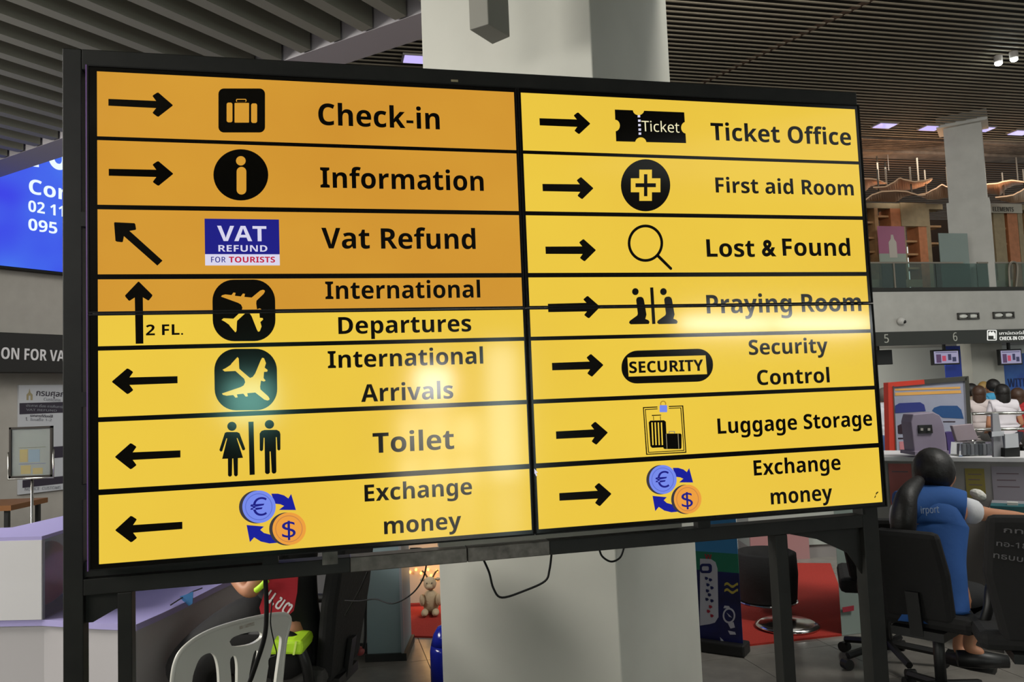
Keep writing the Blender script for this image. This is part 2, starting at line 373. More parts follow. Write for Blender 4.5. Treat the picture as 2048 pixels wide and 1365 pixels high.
# pictogram helpers: coordinates of a close-up crop -> the screen plane
def crop(x0, y0, s): return lambda pts: [sp(x0+a/s, y0+b/s) for a, b in pts]
K1 = crop(180, 120, 3.102); K2 = crop(180, 540, 4.452); K3 = crop(180, 820, 4.096); K4 = crop(1040, 180, 3.591); K5 = crop(1040, 540, 4.452); K6 = crop(1040, 780, 4.452)
def pic(pn, loops, m=INK, lay=1, name='pictogram'):
    return obj(name, join([shape(loops, G, SD-.0008-.0004*(lay-1), .0004)]), m, PANELS[pn])
def arrow(pn, tail, tip):
    a = Vector(sp(*tail)); b = Vector(sp(*tip)); d = b-a; L = d.length; u = d/L; v = Vector((-u.y, u.x))
    h = .0096 if pn[1] == 'l' else (.0128 if abs(tail[1]-616.5) < 1 else .0113)
    pts = [(0, h), (L-.043, h+.0006), (L-.052, .0235), (L-.0505, .0262), (L-.041, .0335), (L-.037, .0345), (L, .0012), (L, -.0012), (L-.037, -.0345), (L-.041, -.0335), (L-.0505, -.0262), (L-.052, -.0235), (L-.043, -h-.0006), (0, -h)]
    pic(pn, [[tuple(a+u*x+v*y) for x, y in pts]], name='arrow')
for pn, t, h in (('tl', (217, 205), (345.4, 211)), ('tl', (217.7, 345), (346, 348)), ('tl', (320, 526.8), (229, 445.6)), ('bl', (355.2, 760), (224.5, 764)), ('bl', (361, 908.4), (230.8, 914.5)), ('bl', (364.8, 1051.4), (231.3, 1061)),
                 ('tr', (1079, 244), (1179.8, 247.7)), ('tr', (1085, 375.5), (1186, 377)), ('tr', (1091, 501), (1191, 500.8)), ('br', (1096, 616.5), (1199.5, 614.2)), ('br', (1104, 733.8), (1206, 730.5)), ('br', (1112, 871), (1214.8, 865.8)), ('br', (1118.6, 994.5), (1222, 988.4)), ('bl', (279.3, 688), (277.3, 564))):
    arrow(pn, t, h)
def word(pn, s, left, right, top, bottom, rt=None, m=INK, bold=.034, lay=1, slope=None):
    """left/right = x of the ink ends, top/bottom = cap top and baseline pixel at the left end; the line runs level on the screen"""
    a = sp(left, bottom); t = sp(left, top); x1 = sp(right, bottom-10)[0]
    return obj('lettering', join([text(s, G, SD-.0008-.0004*(lay-1), a, (x1, a[1]), t[1]-a[1], bold, .0004)]), m, PANELS[pn])
for pn, s, l, r, t, b in (('tl', 'Check-in', 637, 879, 207, 250), ('tl', 'Information', 641, 967, 335, 375.5), ('tl', 'Vat Refund', 643.5, 951, 456, 497.3), ('tl', 'International', 651, 960.5, 563.6, 598.8),
                          ('bl', 'Departures', 677, 942.5, 634.8, 668.7), ('bl', 'International', 656, 966.6, 702.9, 737), ('bl', 'Arrivals', 722.4, 906.6, 769.8, 804.6), ('bl', 'Toilet', 746, 908.4, 867, 907), ('bl', 'Exchange', 729.4, 944.4, 970.5, 1004), ('bl', 'money', 768.5, 923, 1036, 1069.3),
                          ('tr', 'Ticket Office', 1422.3, 1701, 246, 280.5), ('tr', 'First aid Room', 1431.6, 1706.4, 355.3, 385.4), ('tr', 'Lost', 1413.7, 1509, 479, 514), ('tr', 'Found', 1565.6, 1700, 477.5, 512), ('br', 'Praying Room', 1413.7, 1722.5, 590.5, 627.6),
                          ('br', 'Security', 1498, 1655.5, 680.5, 710.5), ('br', 'Control', 1514.8, 1659, 741, 771), ('br', 'Luggage Storage', 1435.7, 1745, 837.7, 868.4), ('br', 'Exchange', 1508, 1681.5, 921.5, 952), ('br', 'money', 1542, 1665, 979, 1009.8)):
    word(pn, s, l, r, t, b)
word('tr', '&', 1524, 1552, 478, 513.2, bold=.065)
word('bl', '2 FL.', 292, 366.4, 650, 671.4)
# check-in suitcase
pic('tl', [K1(rrect(797, 178, 1086, 451, 34))])
for q in (rrect(848, 266, 884, 388, 12), rrect(897, 268, 987, 390, 4), rrect(1000, 271, 1037, 392, 12)): pic('tl', [K1(q)], YEL_D, 2)
pic('tl', [K1(rrect(906, 243, 971, 262, 8)), K1(rrect(911, 248, 966, 262, 5))], YEL_D, 2)
pic('tl', [K1(ell(936, 714, 170, 159, 48))])
pic('tl', [K1(ell(936, 627, 30, 29))], YEL_D, 2); pic('tl', [K1(rrect(910, 665, 970, 836, 29))], YEL_D, 2)
# VAT plate
vq = [sp(408.9, 437.5), sp(557.5, 439.8), sp(559.7, 509.4), sp(410.4, 508.6)]
xl, xr_ = (vq[0][0]+vq[3][0])/2, (vq[1][0]+vq[2][0])/2; zt = (vq[0][1]+vq[1][1])/2; zm = (vq[2][1]+vq[3][1])/2; zb_ = (sp(411, 531)[1]+sp(560, 531.7)[1])/2
pic('tl', [[(xl, zt), (xr_, zt), (xr_, zm), (xl, zm)]], NAVY); pic('tl', [[(xl, zm), (xr_, zm), (xr_, zb_), (xl, zb_)]], WHT)
word('tl', 'VAT', 434.7, 533, 452, 482.5, m=WHT, bold=.033, lay=2); word('tl', 'REFUND', 437, 534.6, 490.7, 503.6, m=WHT, bold=.03, lay=2)
word('tl', 'FOR', 422.4, 451.4, 514.3, 525.3, m=NAVY, bold=.015, lay=2); word('tl', 'TOURISTS', 457.9, 550, 514, 525.5, m=REDT, bold=.036, lay=2)
# the two aeroplanes
PL = [(1515, 186), (1540, 178), (1556, 184), (1557, 196), (1545, 216), (1483, 275), (1480, 300), (1487, 352), (1512, 344), (1525, 352), (1508, 375), (1512, 428), (1538, 430), (1542, 444), (1517, 466), (1528, 505), (1512, 548), (1497, 552), (1485, 530), (1440, 415), (1420, 385), (1398, 375), (1375, 395), (1310, 455), (1308, 480), (1305, 545), (1295, 558), (1245, 500), (1240, 490), (1200, 462), (1172, 447), (1190, 432), (1278, 436), (1350, 368), (1358, 338), (1345, 310), (1320, 295), (1168, 240), (1175, 228), (1205, 220), (1260, 226), (1278, 203), (1297, 206), (1290, 232), (1343, 238), (1362, 212), (1380, 215), (1375, 242), (1440, 248)]
DEP = [(1088, 88), (1655, 637)]
def rot_rr(x0, y0, x1, y1, r, sh): return [(a+(b-y0)*sh/(y1-y0), b-(a-x0)*4/(x1-x0)) for a, b in rrect(x0, y0, x1, y1, r, 10)]
pic('bl', [K2(rot_rr(1088, 90, 1646, 638, 190, 8))])
seam = (sp(400, 622)[1]+sp(600, 619)[1])/2
top = [c for c in K2(PL)]
def clip(poly, z, above):
    out = []
    for i, p in enumerate(poly):
        q = poly[(i+1) % len(poly)]; ip = (p[1] > z) == above; iq = (q[1] > z) == above
        if ip: out.append(p)
        if ip != iq: t = (z-p[1])/(q[1]-p[1]); out.append((p[0]+(q[0]-p[0])*t, z))
    return out
pic('tl', [clip(top, V0-.6645, True)], YEL_D, 2); pic('bl', [clip(top, V0-.6755, False)], YEL, 2)
pic('bl', [K2(rot_rr(1105, 706, 1662, 1254, 190, 8))])
pic('bl', [K2([((x-1172)*1.088+1180, 1165-(y-178)*1.02) for x, y in PL])], YEL, 2)
# toilet figures
W_ = [(1105, 190), (1120, 183), (1205, 183), (1225, 192), (1272, 320), (1265, 332), (1250, 332), (1208, 232), (1202, 234), (1254, 394), (1212, 397), (1211, 535), (1203, 545), (1190, 546), (1180, 535), (1174, 400), (1166, 400), (1163, 538), (1153, 548), (1140, 548), (1131, 538), (1130, 401), (1083, 403), (1124, 236), (1118, 234), (1084, 338), (1072, 345), (1060, 330)]
M_ = [(1390, 195), (1405, 174), (1430, 166), (1530, 165), (1553, 178), (1560, 200), (1560, 325), (1548, 336), (1535, 326), (1530, 225), (1523, 225), (1527, 508), (1518, 522), (1500, 524), (1489, 512), (1480, 342), (1472, 342), (1474, 515), (1462, 527), (1445, 527), (1434, 515), (1430, 230), (1423, 230), (1418, 330), (1405, 341), (1391, 332)]
for q in (W_, M_, ell(1163, 136, 38, 37), ell(1470, 120, 38, 36), [(1298, 99), (1340, 98), (1350, 532), (1308, 535)]): pic('bl', [K3(q)])
# money exchange
def exchange(pn, K, fx, fy):
    f = lambda pts: K([(fx(a), fy(b)) for a, b in pts])
    pic(pn, [f([(1485, 688), (1540, 688), (1590, 702), (1625, 727), (1648, 690), (1687, 822), (1548, 821), (1590, 788), (1560, 775), (1515, 770)])], DBL)
    pic(pn, [f([(1283, 945), (1425, 957), (1395, 985), (1425, 1010), (1470, 1022), (1530, 1040), (1540, 1090), (1470, 1096), (1400, 1080), (1345, 1046), (1310, 1085)])], DBL)
    for cx, cy, m, mr, s, w0, h0 in ((1385, 795, COINB, COINR2, '€', 70, 78), (1632, 975, COINO, COINR, '$', 58, 74)):
        pic(pn, [f(ell(cx-22, cy+2, 142, 135, 40))], COINE, 2); pic(pn, [f(ell(cx, cy, 137, 133, 40))], m, 3)
        pic(pn, [f(ell(cx-2, cy, 112, 110, 40)), f(ell(cx-2, cy, 105, 103, 40))], mr, 4)
        a, b = f([(cx-w0, cy+h0), (cx+w0, cy-h0)]); xe = f([(cx+w0-4, cy+h0)])[0][0]
        obj('lettering', join([text(s, G, SD-.0008-.0012, (a[0], a[1]), (xe, a[1]), b[1]-a[1], .03, .0004)]), NAVY, PANELS[pn])
exchange('bl', K3, lambda a: a, lambda b: b)
exchange('br', K6, lambda a: 1270+(a-1385)*.893, lambda b: 800+(b-795)*.97)
# ticket
pic('tr', [K4([(680, 142), (1178, 162), (1192, 383), (690, 370)])])
for q in (ell(850, 146, 40, 36), ell(866, 380, 40, 38), ell(683, 257, 33, 41), ell(1192, 272, 36, 42)): pic('tr', [K4(q)], YEL, 2)
for yy, xx in ((190, 853), (222, 856), (254, 857), (286, 859), (315, 860)): pic('tr', [K4([(xx-9, yy-8), (xx+9, yy-8), (xx+9, yy+8), (xx-9, yy+8)])], WHT, 2)
word('tr', 'Ticket', 1283.5, 1358, 242, 262.7, m=em('screen_cream', (240, 232, 190)), bold=-.004, lay=2)
# first aid
pic('tr', [K4(ell(901, 686, 177, 187, 48))])
def cross(cx, cy, a, b, c, d): return [(cx-a, cy-d), (cx+a, cy-d), (cx+a, cy-c), (cx+b, cy-c), (cx+b, cy+c), (cx+a, cy+c), (cx+a, cy+d), (cx-a, cy+d), (cx-a, cy+c), (cx-b, cy+c), (cx-b, cy-c), (cx-a, cy-c)]
pic('tr', [K4(cross(901, 686, 45, 106, 50, 112))], YEL, 2); pic('tr', [K4(cross(901, 686, 12, 73, 14, 79))], INK, 3)
# magnifying glass
pic('tr', [K4(ell(900, 1102, 127, 134, 48)), K4(ell(900, 1102, 108, 114, 48))]); pic('tr', [K4([(978, 1196), (992, 1180), (1092, 1280), (1090, 1292), (1078, 1294)])])
# praying figures
PR = [(1033, 268), (1040, 250), (1055, 242), (1078, 241), (1094, 250), (1102, 268), (1125, 400), (1114, 438), (1142, 449), (1153, 465), (1145, 483), (985, 486), (970, 474), (975, 456), (1043, 407), (1048, 390)]
for dx in (0, 250):
    pic('br', [K5([(a+dx, b-(2 if dx else 0)) for a, b in PR])]); pic('tr', [K5(ell(1026+dx, 195, 29, 31))])
pic('br', [K5([(1157, 158), (1185, 157), (1205, 482), (1176, 484)])])
# security badge
pic('br', [K5([(a, b-(a-1310)*.03) for a, b in rrect(903, 712, 1717, 1005, 140, 10)])]); pic('br', [K5([(955, 782), (1650, 762), (1664, 930), (966, 952)])], YEL, 2)
word('br', 'SECURITY', 1258.5, 1406.5, 724, 747, bold=.040, lay=3)
# luggage storage
for o_, t_ in ((0, 9), (18, 7)):
    A = [(1093+o_, 155+o_), (1452-o_, 140+o_), (1480-o_, 562-o_), (1122+o_, 580-o_)]; B = [(1093+o_+t_, 155+o_+t_), (1452-o_-t_, 140+o_+t_), (1480-o_-t_, 562-o_-t_), (1122+o_+t_, 580-o_-t_)]
    pic('br', [K6(A), K6(B)])
pic('br', [K6([(1222, 138), (1322, 134), (1324, 172), (1224, 176)])], YEL, 2)
pic('br', [K6(rrect(1241, 138, 1308, 200, 6))], COINB, 3); pic('br', [K6(ell(1273, 125, 27, 28)), K6(ell(1273, 127, 18, 20))], em('screen_gold', (180, 140, 40)), 2)
pic('br', [K6([(1145, 290), (1160, 275), (1280, 272), (1297, 285), (1308, 500), (1295, 512), (1175, 518), (1160, 503)])])
for k in range(4): x = 1168+k*28; pic('br', [K6([(x, 292), (x+11, 291), (x+20, 492), (x+9, 494)])], YEL, 2)
pic('br', [K6([(1172, 225), (1255, 222), (1256, 230), (1173, 234)])])
for x in (1184, 1246): pic('br', [K6([(x, 236), (x+5, 236), (x+7, 272), (x+2, 272)])])
pic('br', [K6(rrect(1274, 390, 1436, 528, 14))], INK, 3)
for x in (1297, 1402): pic('br', [K6([(x, 392), (x+5, 392), (x+12, 526), (x+7, 526)])], em('screen_grey', (150, 140, 110)), 4)
pic('br', [K6(rrect(1322, 368, 1378, 392, 8)), K6(rrect(1330, 375, 1370, 392, 5))], em('screen_grey', (150, 140, 110)), 3)
# mouse pointer and tiny corner mark
pic('br', [[sp(*q) for q in ((1066, 935.5), (1066.5, 950), (1069.5, 947.5), (1072, 953), (1074, 952), (1071.8, 946.5), (1075.5, 946))]], WHT, 4, 'pointer')
for q in (((1754, 984), (1757, 984.5), (1751.5, 990.5), (1751, 987)), ((1748, 996), (1750.5, 990.5), (1751.5, 993), (1750, 996.5))): pic('br', [[sp(*c) for c in q]], mat('screen_olive', (120, 100, 20), .3), 1, 'corner_mark')
# ---- steel frame (set a little behind the panels)
FD = SD+.078; th = .055
def fp(px, py): return G.pix(px, py, FD)
xL0 = (fp(125, 300)[0]+fp(125, 1150)[0])/2; xL1 = (fp(165, 300)[0]+fp(165, 1150)[0])/2
zT1 = (fp(125, 97)[1]+fp(1300, 160)[1])/2; zT0 = zT1-.06
zB1 = (fp(300, 1148)[1]+fp(1100, 1083)[1])/2; zB0 = (fp(300, 1180)[1]+fp(1100, 1112)[1])/2
xR1 = fp(1768, 1200)[0]; xR0 = xR1-.06
print('frame', xL0, xL1, zT1, zB1, zB0, xR1, 'panel', U0-.023, U0+2.401)
obj('frame_post', bx(G, xL0, xL1, FD, FD+th, 0, zT1), STEEL, sign, bevel=.003)
obj('frame_post', bx(G, xR0, xR1, FD, FD+th, 0, zT0), STEEL, sign, bevel=.003)
xT = fp(1716, 230)[0]
obj('frame_rail', bx(G, xL1, xT, FD, FD+th, zT0, zT1), STEEL, sign, bevel=.003)
wx0, wx1 = fp(700, 1110)[0], fp(1100, 1100)[0]; wj = fp(935, 1115)[0]
for a, b, m in ((xL1, wx0, STEEL), (wx0, wj-.001, STEEL_W), (wj+.001, wx1, STEEL_W), (wx1, xR0, STEEL)):
    o = obj('frame_rail', bx(G, a, b, FD, FD+th, zB0, zB1), m, sign, bevel=.002)
    if m is STEEL_W: o['label'] = 'scuffed bare metal stretch of the lower rail'
zC = zB1+.03
obj('cable_tray', bx(G, xL1, fp(530, 1100)[0], FD+.01, FD+.05, zB1+.004, zC+.015), STEEL, sign)
for px in (540, 1410, 1745):
    x = fp(px, 1090)[0]; obj('bracket', bx(G, x-.022, x+.022, FD-.003, FD+.03, zB1, V0-1.349), STEEL, sign)
for px in (660, ):
    x = fp(px, 1120)[0]; obj('bracket', bx(G, x-.022, x+.022, FD-.004, FD+.03, zB1-.015, V0-1.349), STEEL_W, sign)
obj('lower_channel', bx(G, fp(880, 1100)[0], fp(1370, 1070)[0], FD+.02, FD+.05, zB1+.004, zB1+.018), mat('channel_grey', (120, 116, 108), .4, metal=.4), sign)
for pa, pb, xo in ((235, 264, 1), (1543, 1588, -1)):
    a, b = fp(pa if xo > 0 else 1563, 1280)[0], fp(pb, 1280)[0]
    obj('inner_leg', bx(G, a, b-.012*0, FD, FD+.05, 0, zB0), STEEL, sign, bevel=.003)
# gusset plates
a, b, c, d = xL1, fp(236, 1200)[0], zB0, fp(180, 1250)[1]
obj('gusset', join([shape([[(a, c), (b, c), (b, c-.045), (b-.012, c-.048), (a+.018, d), (a, d)]], G, FD+.03, .006)]), STEEL, sign)
a, b = fp(1590, 1080)[0], xR0
obj('gusset', join([shape([[(a, c), (b, c), (b, c-.16), (b-.05, c-.085), (a+.10, c-.03), (a, c-.006)]], G, FD+.03, .006)]), STEEL, sign)
for x0, x1 in ((xL0, xL1), (xR0, xR1)):
    obj('foot', bx(G, x0-.005, x1+.005, FD-.45, FD+.55, 0, .05), STEEL, sign, bevel=.004)
for px, py in ((160, 440), (160, 800), (160, 985)):
    z = fp(px, py)[1]; obj('bracket', bx(G, xL1-.001, U0-.023, FD-.01, FD+.02, z-.02, z+.02), STEEL, sign)
pa = fp(908, 153); obj('sticker', bx(G, pa[0]-.01, pa[0]+.012, FD-.002, FD+.001, zT0+.02, zT0+.027), mat('masking_tape', (150, 140, 110), .8), sign)
pa = sp(992, 173); obj('sticker', bx(G, pa[0]-.02, pa[0]+.02, SD+.005, SD+.04, V0+.0172, V0+.020), mat('masking_tape', (150, 140, 110), .8), sign)
# ---- cables
CAB = mat('cable_black', (9, 9, 9), .6, spec=.3)
def cable(pts, r, label, m=CAB):
    q = smooth_path([P3(x, y, d) for x, y, d in pts]); solo('cable', tube(q, r, n=8), m, label, 'cable', q[0], smooth=True)
cable([(528, 1112, 2.36), (531, 1160, 2.36), (533, 1225, 2.37), (529, 1275, 2.38), (512, 1330, 2.40), (497, 1372, 2.42)], .0068, 'thick black cable hanging in front of the white plastic chair')
cable([(545, 1200, 2.45), (541, 1245, 2.45), (548, 1285, 2.46), (553, 1310, 2.46), (538, 1322, 2.47), (545, 1372, 2.5)], .002, 'thin black wire dangling over the right side of the white chair')
cable([(965, 1116, 2.66), (978, 1145, 2.66), (987, 1178, 2.66), (1004, 1196, 2.66), (1050, 1182, 2.66), (1090, 1163, 2.66), (1099, 1140, 2.66), (1103, 1108, 2.66)], .0036, 'large drooping black cable loop hanging in front of the column')
cable([(1198, 1096, 2.78), (1204, 1113, 2.78), (1222, 1124, 2.78), (1240, 1116, 2.78), (1248, 1096, 2.78)], .0034, 'small shallow black cable loop hanging high on the column')
cable([(820, 1098, 2.5), (848, 1100, 2.5), (853, 1125, 2.52), (845, 1160, 2.55), (822, 1190, 2.6), (785, 1208, 2.7), (750, 1199, 2.8), (720, 1203, 2.9), (690, 1202, 3.0)], .0024, 'thin black wire sagging sideways across the grey cabinet')
cable([(735, 1145, 2.9), (717, 1185, 3.0), (690, 1232, 3.2)], .003, 'short black wire slanting from the rail towards the office chair')
ck = thing('power_cord', 'black power cord with red plug hanging straight before the grey cabinet', 'cable', P3(730, 1300, 3.9))
obj('cord', tube(smooth_path([P3(733, 1145, 3.9), (P3(731, 1220, 3.9)), P3(730, 1280, 3.9), P3(724, 1300, 3.9), P3(700, 1318, 3.9), P3(680, 1325, 3.85)]), .007), CAB, ck, smooth=True)
obj('plug', blob(P3(720, 1303, 3.9), (.022, .02, .022)), mat('plug_red', (130, 50, 50), .5), ck, smooth=True)
#PART2
# ---------------------------------------------------------------- glare panels added on the back wall
def glare_px(x0, y0, x1, y1, m):
    a = refl(x0, y1); b = refl(x1, y0); glare_panel(min(a.x, b.x)-.04, max(a.x, b.x)+.04, max(.05, min(a.z, b.z)), max(a.z, b.z)+.04, m)
GLOW2 = mat('glare_glow_dim', (225, 222, 205), .4, emit=13)
GLOWS = mat('glare_glow_strip', (235, 240, 240), .4, emit=48)
glare_px(832, 735, 900, 806, mat('glare_glow_bright', (240, 240, 240), .4, emit=30))
for x in (800, 855, 912): glare_px(x, 830, x+40, 905, GLOW2); glare_px(x, 915, x+40, 985, GLOW2)
glare_px(985, 690, 1030, 1050, mat('glare_glow_mid', (200, 220, 215), .4, emit=13))
glare_px(455, 760, 545, 850, mat('glare_glow_green', (130, 200, 185), .4, emit=22))
glare_px(1360, 640, 1540, 660, GLOWS); glare_px(1550, 640, 1740, 660, GLOWS)

# ================================================================ MEZZANINE AND HALL ON THE RIGHT
DM = 17.5
def mp(px, py, d=DM): return G.pix(px, py, d)
zpt = mp(1900, 583)[1]; zdk = mp(1900, 575)[1]; zpb = mp(1900, 662)[1]; zfb = mp(1900, 689)[1]
xl_, xr2 = mp(900, 600)[0], mp(2300, 600)[0]
mz = obj('wall_mezzanine', bx(G, xl_, xr2, DM, DM+.35, zpb, zpt), WHITE); mz['kind'] = 'structure'
obj('floor_mezzanine', bx(G, xl_, xr2, DM, DM+14, zpt+.0, zdk), mat('slab_edge', (40, 40, 36), .6))['kind'] = 'structure'
obj('ceiling_low', bx(G, xl_, xr2, DM+.35, DM+14, zfb+.12, zfb+.2), WHITE)['kind'] = 'structure'
bkw = obj('wall_counter_back', bx(G, xl_, xr2, DM+4, DM+4.2, 0, zfb+.12), mat('bright_wall', (206, 208, 202), .7)); bkw['kind'] = 'structure'
fa = thing('counter_fascia', 'dark sign fascia numbering the check-in counters below the mezzanine', 'sign', G.w(mp(1900, 689)[0], DM-.12, zfb), G.a)
obj('board', bx(G, xl_, xr2, DM-.12, DM-.002, zfb, zpb-.002), mat('fascia_dark', (50, 52, 48), .5), fa)
LET = em('fascia_lit_letters', (235, 235, 228), 1.0); NUM = mat('fascia_numbers', (190, 190, 180), .5)
def ft(s, p0, p1, top, m, bold=.02):
    a = G.pix(*p0, DM-.12); b = G.pix(*p1, DM-.12); t = G.pix(*top, DM-.12)
    obj('lettering', join([text(s, G, DM-.12, a, (b[0], a[1]), t[1]-a[1], bold, .01)]), m, fa)
ft('5', (1769, 686), (1777.5, 686), (1769, 669), NUM, .0); ft('6', (1906.5, 682.5), (1914.5, 682), (1907, 665.5), NUM, .0)
ft('CHECK-IN COUNTERS', (1999.5, 681), (2075, 679), (2000, 674), LET); ft('เคาน์เตอร์เช็คอิน', (1999, 670), (2070, 668), (1999, 664), LET)
def fpoly(loops, m, dy=0): obj('pictogram', join([shape([[G.pix(a, b, DM-.12) for a, b in l] for l in loops], G, DM-.12-dy, .01)]), m, fa)
fpoly([rrect(1974, 660.5, 1993, 681.5, 2), rrect(1975.5, 662, 1991.5, 680, 1.5)], LET)
fpoly([[(1977, 672), (1977, 666), (1980, 663), (1983, 666), (1986, 663), (1990, 668), (1990, 678), (1987, 678), (1987, 672)]], LET, .002)
dc = P3(1797, 643, DM/G.y.dot(ray(1797, 643))); dcl = G.l(dc)
cm = thing('dome_camera', 'white dome security camera on the mezzanine wall above number 5', 'camera', dc, G.a)
obj('housing', blob(G.w(dcl.x, DM-.102, dcl.z), (.10, .10, .10)), mat('cam_white', (205, 203, 198), .4), cm, smooth=True)
obj('lens', blob(G.w(dcl.x+.03, DM-.175, dcl.z-.03), (.045, .045, .045)), BLACK, cm, smooth=True)
for i, (a, b, c, d) in enumerate(((1914, 626, 1955, 640), (1985, 624, 2025, 638))):
    p, q = mp(a, d), mp(c, b)
    el = thing('emergency_light', ('twin-lens emergency light above counter number 6', 'twin-lens emergency light above the lit check-in pictogram')[i], 'lamp', G.w((p[0]+q[0])/2, DM-.05, p[1]), G.a)
    w_, h_ = q[0]-p[0], q[1]-p[1]; bm = bmesh.new(); y0, y1 = DM-.06, DM-.01; t = .03
    box(bm, G, p[0], q[0], y0, y1, p[1], p[1]+t); box(bm, G, p[0], q[0], y0, y1, q[1]-t, q[1]); box(bm, G, p[0], p[0]+t, y0, y1, p[1], q[1]); box(bm, G, q[0]-t, q[0], y0, y1, p[1], q[1]); m_ = (p[0]+q[0])/2; box(bm, G, m_-.04, m_+.04, y0, y1, p[1], q[1])
    obj('frame', bm, mat('grey_frame', (70, 68, 64), .5), el)
    for k in (.27, .73): obj('lens', blob(G.w(p[0]+w_*k, DM-.03, p[1]+h_/2), (w_*.17, .03, h_*.30)), mat('lens_white', (225, 225, 218), .3), el, smooth=True)
# mezzanine column with its capital, and the column under it
DC = DM+.5
zt_ = mp(1910, 190, DC)[1]; zn = mp(1910, 222, DC)[1]
pA, pB = E.l(G.w(mp(1890, 330, DC)[0], DC)), E.l(G.w(mp(1947, 330, DC)[0], DC)); e0 = pA.x; ey = (pA.y+pB.y)/2; wcol = (pB-pA).length*.98; e1 = e0+wcol
mc = obj('column_mezzanine', bx(E, e0, e1, ey, ey+.65, zdk, zn), WHITE); mc['kind'] = 'structure'
bm = bmesh.new(); k_ = wcol*.17
v = [bm.verts.new(E.w(x, y, z)) for z, g_ in ((zn-.05, 0), (zn+.22, k_), (8.42, k_)) for x, y in ((e0-g_, ey-g_), (e1+g_, ey-g_), (e1+g_, ey+.65+g_), (e0-g_, ey+.65+g_))]
for k in (0, 4):
    for i in range(4): bm.faces.new((v[k+i], v[k+(i+1) % 4], v[k+4+(i+1) % 4], v[k+4+i]))
bm.faces.new(v[8:]); bmesh.ops.recalc_face_normals(bm, faces=bm.faces); obj('capital', bm, WHITE, mc)
z_ = mp(1890, 402, DC)[1]; obj('casing', bx(E, e0-.06, e1+.05, ey-.03, ey+.68, zdk, z_), WHITE, mc)
dl = DM+1.2; a, b = mp(1919, 740, dl)[0], mp(2008, 740, dl)[0]
lc = obj('column_lower', bx(G, mp(1945, 740, dl)[0], b, dl, dl+.5, 0, zfb+.12), PLASTER); lc['kind'] = 'structure'
# glass balustrade
RAILM = mat('rail_metal', (128, 120, 108), .4, metal=.3)
gb = thing('glass_balustrade', 'clear glass balustrade with a thin metal handrail along the mezzanine', 'railing', G.w(mp(1850, 576)[0], DM+.1, zdk), G.a)
zr = mp(1850, 524)[1]
xs_ = [mp(p, 550)[0] for p in (1650, 1740, 1795, 1880, 1963, 2040, 2130)]
for i in range(len(xs_)-1): obj('glass_pane', bx(G, xs_[i]+.01, xs_[i+1]-.01, DM+.14, DM+.152, zdk, zr-.02), GLASS, gb)
obj('tall_glass_pane', bx(G, mp(1890, 500)[0], mp(1948, 500)[0], DM+.18, DM+.20, zdk, mp(1910, 464)[1]), mat('frosty_glass', (150, 166, 160), .25, trans=.4), gb)
obj('handrail', bx(G, xs_[0], mp(1934, 524)[0], DM+.13, DM+.17, zr-.02, zr+.02), RAILM, gb); obj('handrail', bx(G, mp(1963, 524)[0], xs_[-1], DM+.13, DM+.17, zr-.02, zr+.02), RAILM, gb)
obj('post', bx(G, mp(1796, 550)[0]-.02, mp(1796, 550)[0]+.02, DM+.12, DM+.18, zdk, zr), RAILM, gb)
q = smooth_path([G.w(*[(mp(x, y)[0], DM+.1, mp(x, y)[1]) for x, y in [pp]][0]) for pp in ((2026, 575), (2024, 540), (2026, 527), (2033, 523), (2040, 528), (2041, 545), (2038, 575))])
obj('handrail_return', tube(q, .03), RAILM, gb, smooth=True)
# shop behind
DS = DM+3.0
def ms(px, py): return G.pix(px, py, DS)
def shop(name, label, x0, x1, ytop, posts, shelves, panels, sign=None):
    s = thing(name, label, 'shop', G.w(ms(x0, 560)[0], DS, zdk), G.a)
    zt = ms(x0, ytop)[1]; zb = zt-.16
    obj('header_beam', bx(G, ms(x0, 500)[0], ms(x1, 500)[0], DS, DS+.4, zb, zt), WOODP, s)
    for a, b, m in posts: obj('post', bx(G, ms(a, 500)[0], ms(b, 500)[0], DS, DS+.5, zdk, zb), m, s)
    for a, b, y in shelves: z = ms((a+b)/2, y)[1]; obj('shelf', bx(G, ms(a, 500)[0], ms(b, 500)[0], DS+.08, DS+.48, z-.03, z+.03), WOOD, s)
    for a, b, ya, yb, m, dy in panels: obj('panel', bx(G, ms(a, 500)[0], ms(b, 500)[0], DS+dy, DS+dy+.04, ms(a, yb)[1], ms(a, ya)[1]), m, s)
    obj('back_panel', bx(G, ms(x0, 500)[0], ms(x1, 500)[0], DS+2.2, DS+2.3, zdk, zt+.0), mat('shop_back', (52, 38, 28), .8), s)
    return s
s1 = shop('shop_front', 'wooden-framed shop front with shelves left of the mezzanine column', 1700, 1892, 405,
     ((1700, 1712, WOOD), (1733, 1737, WOOD), (1754, 1761, WOOD), (1786, 1807, WOODR), (1810, 1814, WOODP), (1840, 1856, WOODR), (1856, 1864, WOODP)),
     ((1737, 1754, 444), (1737, 1754, 475), (1737, 1754, 503), (1760, 1787, 432), (1760, 1806, 528), (1811, 1856, 452), (1811, 1841, 482), (1811, 1856, 508), (1811, 1841, 536), (1864, 1890, 452), (1864, 1890, 486)),
     ((1806, 1857, 406, 453, WOODP, -.03), (1733, 1857, 560, 575, WOODP, 0), (1742, 1754, 418, 560, WOOD, .5), (1782, 1795, 530, 560, WOODP, .3)))
for a, b, c, d in ((1768, 455, 1786, 432), (1812, 478, 1838, 462), (1760, 446, 1784, 431)):
    p, q = ms(a, b), ms(c, d); obj('brace', tube([G.w(p[0], DS+.7, p[1]), G.w(q[0], DS+.7, q[1])], .035, n=6), WOOD, s1)
